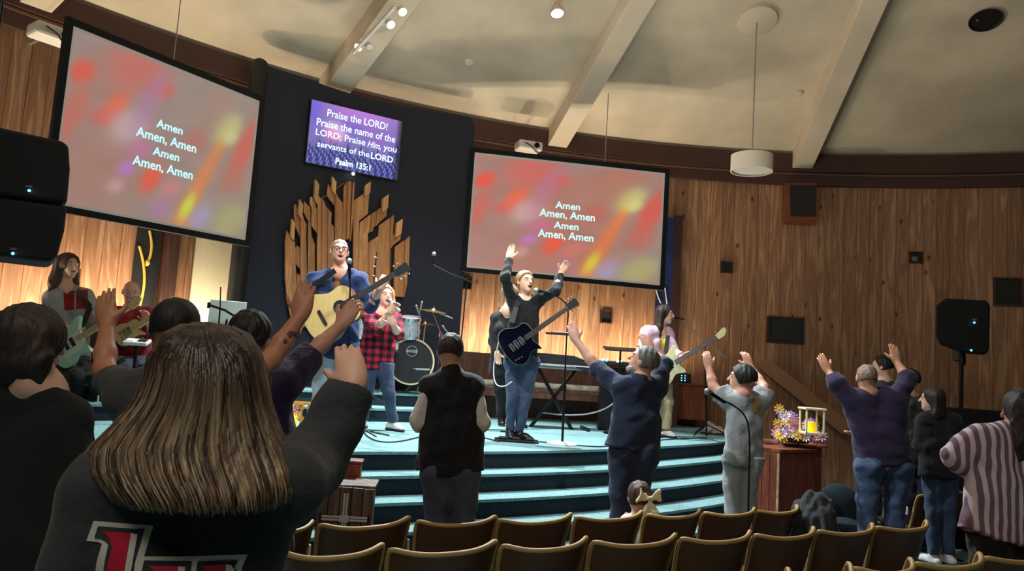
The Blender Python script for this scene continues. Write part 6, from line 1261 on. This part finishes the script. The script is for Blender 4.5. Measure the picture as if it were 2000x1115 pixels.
# flowers
FC = [mat('petal_'+k, c, .6, emit=0) for k, c in dict(lilac=(206, 168, 226), white=(240, 232, 240), violet=(118, 88, 200), pink=(232, 150, 190), yellow=(244, 206, 70)).items()]; CEN = mat('flower_centre', (232, 190, 40), .7); LEAF = mat('leaf_green', (60, 88, 44), .7)
def flower_meshes():
    out = []
    for fm_ in FC:
        m = M()
        for k in range(9):
            a = 2*pi*k/9; d = np.array([cos(a), sin(a), 0]); s_ = np.array([-sin(a), cos(a), 0]); m.add([d*.2, d*.62+s_*.17+ZU*.12, d*1.0+ZU*.06, d*.62-s_*.17+ZU*.12, d*.6-ZU*.02], [(0, 1, 2, 3), (0, 3, 4), (3, 2, 4), (2, 1, 4), (1, 0, 4)])
        m.mi(1).sph((0, 0, .06), (.26, .26, .14), 8); out.append((m, fm_))
    return out
FM = []
def flowers(T, pts, seed, size):
    r_ = random.Random(seed)
    for i, (p, ci) in enumerate(pts):
        if len(FM) < 5:
            for m, fm_ in flower_meshes(): o = m.build('flower', [fm_, CEN], None); FM.append(o.data); bpy.data.objects.remove(o)
        o = bpy.data.objects.new('flower', FM[ci]); COL.objects.link(o); o.parent = T; o.location = Vector(p-WL[T.name]); WL[o.name] = WL[T.name]
        d = Vector((r_.uniform(-.7, .5), -1, r_.uniform(-.1, .9))); o.rotation_euler = d.to_track_quat('Z', 'Y').to_euler(); s_ = size*r_.uniform(.75, 1.25); o.scale = (s_,)*3
T = thing('flower_arrangement', 'bouquet of lilac, white and yellow daisies on the wooden stand', 'flowers', tuple(P(1552, 862, 7.3)))
pts = []; r_ = random.Random(5)
for i in range(46):
    x_ = r_.uniform(1514, 1592); y_ = r_.uniform(806+max(0, (x_-1560))*.6, 856); pts.append((P(x_, y_, 7.22+r_.uniform(-.08, .08)), r_.choice([0, 0, 1, 2, 3, 0, 4, 1])))
for x_, y_, c_ in ((1533, 812, 1), (1523, 849, 4), (1557, 850, 4), (1519, 826, 4), (1546, 822, 3), (1530, 840, 2), (1571, 846, 2), (1543, 848, 1), (1522, 798, 4), (1604, 852, 0), (1596, 860, 3)): pts.append((P(x_, y_, 7.12), c_))
flowers(T, pts, 3, .052)
m = M(); 
for i in range(60): p = P(r_.uniform(1514, 1604), r_.uniform(825, 863), 7.28+r_.uniform(-.05, .06)); d = nrm(np.array([r_.uniform(-1, 1), -.4, r_.uniform(-.3, 1)])); s_ = nrm(np.cross(d, (0, 1, .2))); m.add([p, p+d*.04+s_*.012, p+d*.08, p+d*.04-s_*.012], [(0, 1, 2, 3)])
o = m.build('leaves', LEAF, T); o['kind'] = 'stuff'
m = M(); m.lathe(P(1552, 864, 7.3), ZU, [(0, .12), (.05, .14), (.06, .1)], 16); m.build('basket', DKWOOD, T, smooth=True)
def lantern(label, c, w, h, fm_, cm_, T=None):
    T = thing('lantern', label, 'lantern', tuple(c)); w2 = w/2; t_ = .016
    for sx in (-1, 1):
        for sy in (-1, 1): rbox('post', fm_, T, c+np.array([sx*(w2-t_/2), sy*(w2-t_/2), h/2]), (t_, t_, h), None, .003)
    rbox('base', fm_, T, c+ZU*.01, (w, w, .02), None, .004); rbox('roof', fm_, T, c+ZU*(h+.008), (w+.02, w+.02, .018), None, .004)
    m = M(); m.lathe(c+ZU*.02, ZU, [(0, w*.22), (h*.4, w*.22), (h*.41, w*.18)], 20); m.build('candle', cm_, T, smooth=True); m = M(); m.sph(c+ZU*(h*.47), (.006, .006, .014), 8); m.build('flame', mat('flame_led', (255, 200, 90), .4, emit=8), T)
    return T
lt = P(1585, 848, 7.0); lantern('cream-framed lantern with a yellow candle among the flowers on the stand', lt, .17, .22, mat('lantern_cream', (232, 214, 176), .6), mat('candle_yellow', (246, 214, 30), .5, emit=.55))
lt = PZ(566, 846, .90); T = lantern('golden wooden lantern with yellow candle and flowers at the left stage edge', lt, .24, .255, mat('lantern_gold', (220, 160, 60), .55), mat('candle_bright', (255, 214, 10), .5, emit=1.0))
flowers(T, [(lt+np.array([r_.uniform(-.09, .09), r_.uniform(-.02, .09), r_.uniform(.10, .23)]), r_.choice([1, 2, 4, 1, 4])) for i in range(16)], 9, .035)
light('lantern_glow', 'POINT', tuple(lt+np.array([0, -.01, .13])), 1.2, (1, .65, .2), None, .03)
# barn-wood crate with a metal cross, and small pedestal behind it
cc = P(668, 1010, 4.5); w_ = .32; zt_ = P(668, 952, 4.5)[2]; cx_ = nrm(np.array([1, .08, 0])); cy_ = np.array([-cx_[1], cx_[0], 0]); base = np.array([cc[0], cc[1]+.15, .05]); T = thing('wooden_crate', 'weathered plank crate bearing a silver metal cross, by the left of the steps', 'crate', tuple(base))
rbox('core', DKWOOD, T, base+ZU*(zt_-.05)/2, (w_-.03, .27, zt_-.07), (cx_, cy_, ZU))
for i in range(5): rbox('plank', BARN, T, base-cy_*.145+cx_*(-w_/2+w_/5*(i+.5))+ZU*((zt_-.05)/2+random.uniform(-.004, .004)), (w_/5-.005, .018, zt_-.05), (cx_, cy_, ZU), .002)
for i in range(3): rbox('top_plank', BARN, T, base+cy_*(-.09+.09*i)+ZU*(zt_-.045), (w_, .085, .016), (cx_, cy_, ZU), .002)
cr = P(667, 1013, 4.35); cr = base-cy_*.165+cx_*np.dot(cr-base, cx_)+ZU*(P(667, 1012, 4.49)[2]-.05)
for dx in (-1, 1): CRM = mat('cross_metal', (196, 196, 192), .5); rbox('cross_arm', CRM, T, cr+ZU*dx*.008+cx_*.0, (.27, .012, .012), (cx_, cy_, ZU), .002); rbox('cross_post', CRM, T, cr+cx_*dx*.008+ZU*.02, (.012, .012, .24), (cx_, cy_, ZU), .002)
rbox('cross_boss', CRM, T, cr-cy_*.008, (.05, .012, .04), (cx_, cy_, ZU), .004)
for dx in (-1, 1): rbox('cross_end', BLKM, T, cr+cx_*dx*.135, (.012, .02, .05), (cx_, cy_, ZU), .003)
cc = P(688, 950, 4.86); zt_ = P(688, 900, 4.86)[2]; T = thing('pedestal', 'small reddish wooden pedestal showing above the plank crate', 'pedestal', (cc[0], cc[1], .05)); rbox('column', CABW, T, np.array([cc[0], cc[1], (zt_+.05)/2]), (.09, .12, zt_-.07), (cx_, cy_, ZU)); rbox('cap', CABW, T, np.array([cc[0], cc[1], zt_]), (.11, .14, .02), (cx_, cy_, ZU))

# stage monitor wedge and low things near the lectern
c = P(1484, 985, 7.25); T = thing('stage_monitor', 'black wedge monitor on the floor between the boy and the lectern', 'speaker', (c[0], c[1], .05)); c = np.array([c[0], c[1], .05]); hgt = P(1478, 942, 7.25)[2]-.05
m = M(); m.prism([(-.12, 0), (.12, 0), (.12, .05), (-.06, hgt), (-.12, hgt)], c, np.array([1., 0, 0]), ZU, np.array([0, 1., 0]), -.15, .15); m.build('cabinet', BLK, T); rbox('grille', GRILL, T, c+np.array([.035, 0, hgt/2+.03]), (.02, .26, hgt*.8), (nrm(np.array([hgt, 0, .18])), (0, 1, 0), nrm(np.array([-.18, 0, hgt]))), .004)
c = P(1637, 960, 8.0); T = thing('armchair', 'rounded dark teal upholstered seat behind the purple sweater man', 'chair', (c[0], c[1], .05)); zc = P(1637, 948, 8.0)[2]
sdf_mesh('backrest', [ell((c[0], c[1], zc-.22), (.24, .12, .24)), ell((c[0], c[1]-.1, zc-.45), (.24, .2, .16))], TEALD, T, .012); 
for sx in (-1, 1):
    for sy in (-1, 1): m = M(); m.tube([np.array([c[0]+sx*.17, c[1]-.05+sy*.12, zc-.5]), np.array([c[0]+sx*.19, c[1]-.05+sy*.14, .055])], .015, 8); m.build('leg', DKWOOD, T)

# ================================================================== rows of moulded auditorium chairs
VINYL = mat('chair_brown', (84, 58, 38), .38, var=.14, scale=5); RIM = mat('chair_rim_tan', (172, 140, 82), .5, var=.12, scale=12)
def make_chair():
    T = thing('auditorium_chair', 'x', 'chair', (0, 0, 0), 'auditorium chairs in rows facing the stage')
    W2, ht = .235, .68
    def top(u): return ht-.035+.022*abs(u)**3-(.05*max(0, abs(u)-.82)/.18*0) + .012*u
    def pt(u, v, off=0.):  # u -1..1, v 0 bottom..1 top
        z = .33+(top(u)-.33)*v; x = u*(W2-.03*(1-v)); y = -.20-.09*(v-.1)+.10*abs(u)**2.4+off; return np.array([x, y, z])
    m = M(); nu, nv = 17, 9
    for off, rev in ((0, 0), (.018, 1)):
        vs = [pt(-1+2*i/(nu-1), j/(nv-1), off) for j in range(nv) for i in range(nu)]; fs = [(j*nu+i, j*nu+i+1, (j+1)*nu+i+1, (j+1)*nu+i) for j in range(nv-1) for i in range(nu-1)]; m.add(vs, fs)
    n1 = nu*nv; bd_ = [i for i in range(nu)]+[j*nu+nu-1 for j in range(1, nv)]+[(nv-1)*nu+i for i in range(nu-2, -1, -1)]+[j*nu for j in range(nv-2, 0, -1)]
    m.v = [np.concatenate(m.v)]; 
    for a, b in zip(bd_, bd_[1:]+bd_[:1]): m.f.append([a, b, b+n1, a+n1]); m.m.append(0)
    bk = m.build('backrest', VINYL, T, smooth=True)
    rp = [pt(-1, v, .009) for v in (.0, .3, .6, .85)]+[pt(-.97, .985, .009)]+[pt(u, 1.0, .009)+ZU*.002 for u in np.linspace(-.9, .9, 15)]+[pt(.97, .985, .009)]+[pt(1, v, .009) for v in (.85, .6, .3, 0)]
    m = M(); m.tube(smoothpoly(rp, 1), .0125, 8); m.build('rim', RIM, bk, smooth='all')
    m = M(); nu = 13; vs = []; pr = [(-.20, .36), (-.14, .345), (0, .335), (.14, .355), (.22, .375), (.24, .36), (.22, .345), (0, .31), (-.2, .33)]
    for i in range(nu):
        u = -1+2*i/(nu-1); vs += [np.array([u*.215, y, z+.02*abs(u)**3]) for y, z in pr]
    k = len(pr); m.add(vs, [(i*k+a, i*k+(a+1) % k, (i+1)*k+(a+1) % k, (i+1)*k+a) for i in range(nu-1) for a in range(k)]+[tuple(range(k)), tuple((nu-1)*k+a for a in range(k))]); m.build('seat', VINYL, T, smooth=True)
    for s_ in (-1, 1):
        rbox('support_post', SILV, T, np.array([s_*.20, -.10, .17]), (.03, .05, .32), None, .006); rbox('floor_foot', BLKM, T, np.array([s_*.20, -.05, .012]), (.05, .32, .024), None, .006)
    rbox('crossbar', BLKM, T, np.array([0, -.10, .30]), (.42, .04, .03), None, .006)
    rbox('hinge_bracket', mat('arm_cream', (190, 182, 168), .5), T, np.array([-.244, -.08, .50]), (.010, .03, .07), None, .003)
    return T
ch0 = make_chair(); usedc = False
def chair_at(ex0, ex1, ztop, dz, label):
    global usedc
    a = PZ(*ex0, ztop); b = PZ(*ex1, ztop); d = b-a; L = hypot(d[0], d[1]); th = atan2(d[1], d[0]); c = (a+b)/2
    o = ch0 if not usedc else copy_tree(ch0); usedc = True
    o['label'] = label; o.location = (c[0]-sin(th)*.27, c[1]+cos(th)*.27, ztop-.665); o.rotation_euler = (0, 0, th); o.scale = (L/.492, 1, 1)
rowA = [(505, 1036), (628, 1028), (818, 1020), (985, 1018), (1137, 1012), (1276, 1007), (1390, 1003), (1497, 999), (1580, 994)]
rowB = [(340, 1090), (545, 1084), (765, 1078), (992, 1070), (1172, 1062), (1348, 1055), (1495, 1048), (1620, 1040), (1735, 1032), (1840, 1026)]
nmA = ['far left brown chair of the front row, half behind the foreground woman', 'front-row brown chair directly below the wooden crate', 'front-row brown chair below the man in the black vest', 'front-row brown chair between the vest man and the bow girl', 'front-row brown chair with the bow girl just beyond it', 'front-row brown chair just right of the bow girl', 'front-row brown chair in front of the boy in grey', 'front-row brown chair at the right end beside the dark jacket']
for i in range(8): chair_at(rowA[i], rowA[i+1], .75, 0, nmA[i])
nmB = ['second-row brown chair hidden by the foreground woman', 'leftmost visible brown chair of the second row', 'second-row brown chair, second from the left', 'second-row brown chair, third from the left', 'second-row brown chair, fourth from the left', 'second-row brown chair below the boy in grey', 'second-row brown chair below the lectern', 'second-row brown chair below the purple sweater man, left one', 'second-row brown chair at the right end']
for i in range(1, 9): chair_at(rowB[i], rowB[i+1], .82, 0, nmB[i])
rowC = [(1440, 1140), (1580, 1128), (1700, 1116), (1820, 1106), (1957, 1094), (2090, 1084)]
nmC = ['nearest-row brown chair cut by the bottom edge, leftmost of its row', 'nearest-row brown chair cut by the bottom edge, second in its row', 'nearest-row brown chair below the second row right end', 'nearest-row brown chair at the lower right, wholly rimmed in tan', 'nearest-row brown chair cut by the lower right corner']
for i in range(5): chair_at(rowC[i], rowC[i+1], .89, 0, nmC[i])
rowD = [(1745, 972), (1812, 968), (1886, 962), (1960, 958)]
nmD = ['far brown chair seen just behind the purple sweater man', 'far brown chair right of the purple sweater man', 'far brown chair behind the striped shirt woman']
for i in range(1, 3): chair_at(rowD[i], rowD[i+1], .70, 0, nmD[i])
# raked tiers under the rows behind the first
def tier(nm, pts, z0, z1, w):
    p = [PZ(*q_, z1)[:2] for q_ in pts]; p = [p[0]+(p[0]-p[1])*1.5]+p+[p[-1]+(p[-1]-p[-2])*1.2]; p = [np.array(q_) for q_ in p]; a = offs(p, -w); b = offs(p, 3.2 if False else .12)
    q_ = a+b[::-1]; k = len(q_); m = M(); m.add([(*v, z0) for v in q_]+[(*v, z1) for v in q_], [tuple(range(k)), tuple(range(k, 2*k))]+[(i, (i+1) % k, k+(i+1) % k, k+i) for i in range(k)]); struct(m.build(nm, TEALD))
tier('floor', [(545, 1084+150), (992, 1070+150), (1495, 1048+150), (1840, 1026+150)], .05, .15, .9)
tier('floor', [(1580, 1128+200), (1957, 1094+200)], .05, .22, .75)
# jacket thrown over the end chair of the front row
T = thing('jacket', 'dark grey jacket draped over the right end of the front row', 'jacket', tuple(P(1590, 1005, 5.3)))
jp = [P(1562, 988, 5.62), P(1582, 976, 5.6), P(1604, 985, 5.55), P(1615, 1010, 5.5), P(1622, 1040, 5.45)]
sdf_mesh('shell', [cone(jp[0], jp[1], .035, .04, k=.04), cone(jp[1], jp[2], .04, .045, k=.04), cone(jp[2], jp[3], .045, .05, k=.04), cone(jp[3], jp[4], .05, .065, k=.04), cone(jp[1], P(1578, 1020, 5.45), .06, .07, k=.04), cone(jp[2], P(1600, 1045, 5.4), .06, .08, k=.04)], cloth('jacket_grey', (26, 27, 30), .15), T, .008, disp=wrinkle(.005, 75, sz=.3, seed=2))
sdf_mesh('sleeve', [cone(jp[0], P(1556, 1015, 5.45), .045, .04, k=.03), cone(P(1556, 1015, 5.45), P(1560, 1045, 5.42), .04, .035, k=.03)], MATS['jacket_grey'], T, .009, disp=wrinkle(.008, 60))
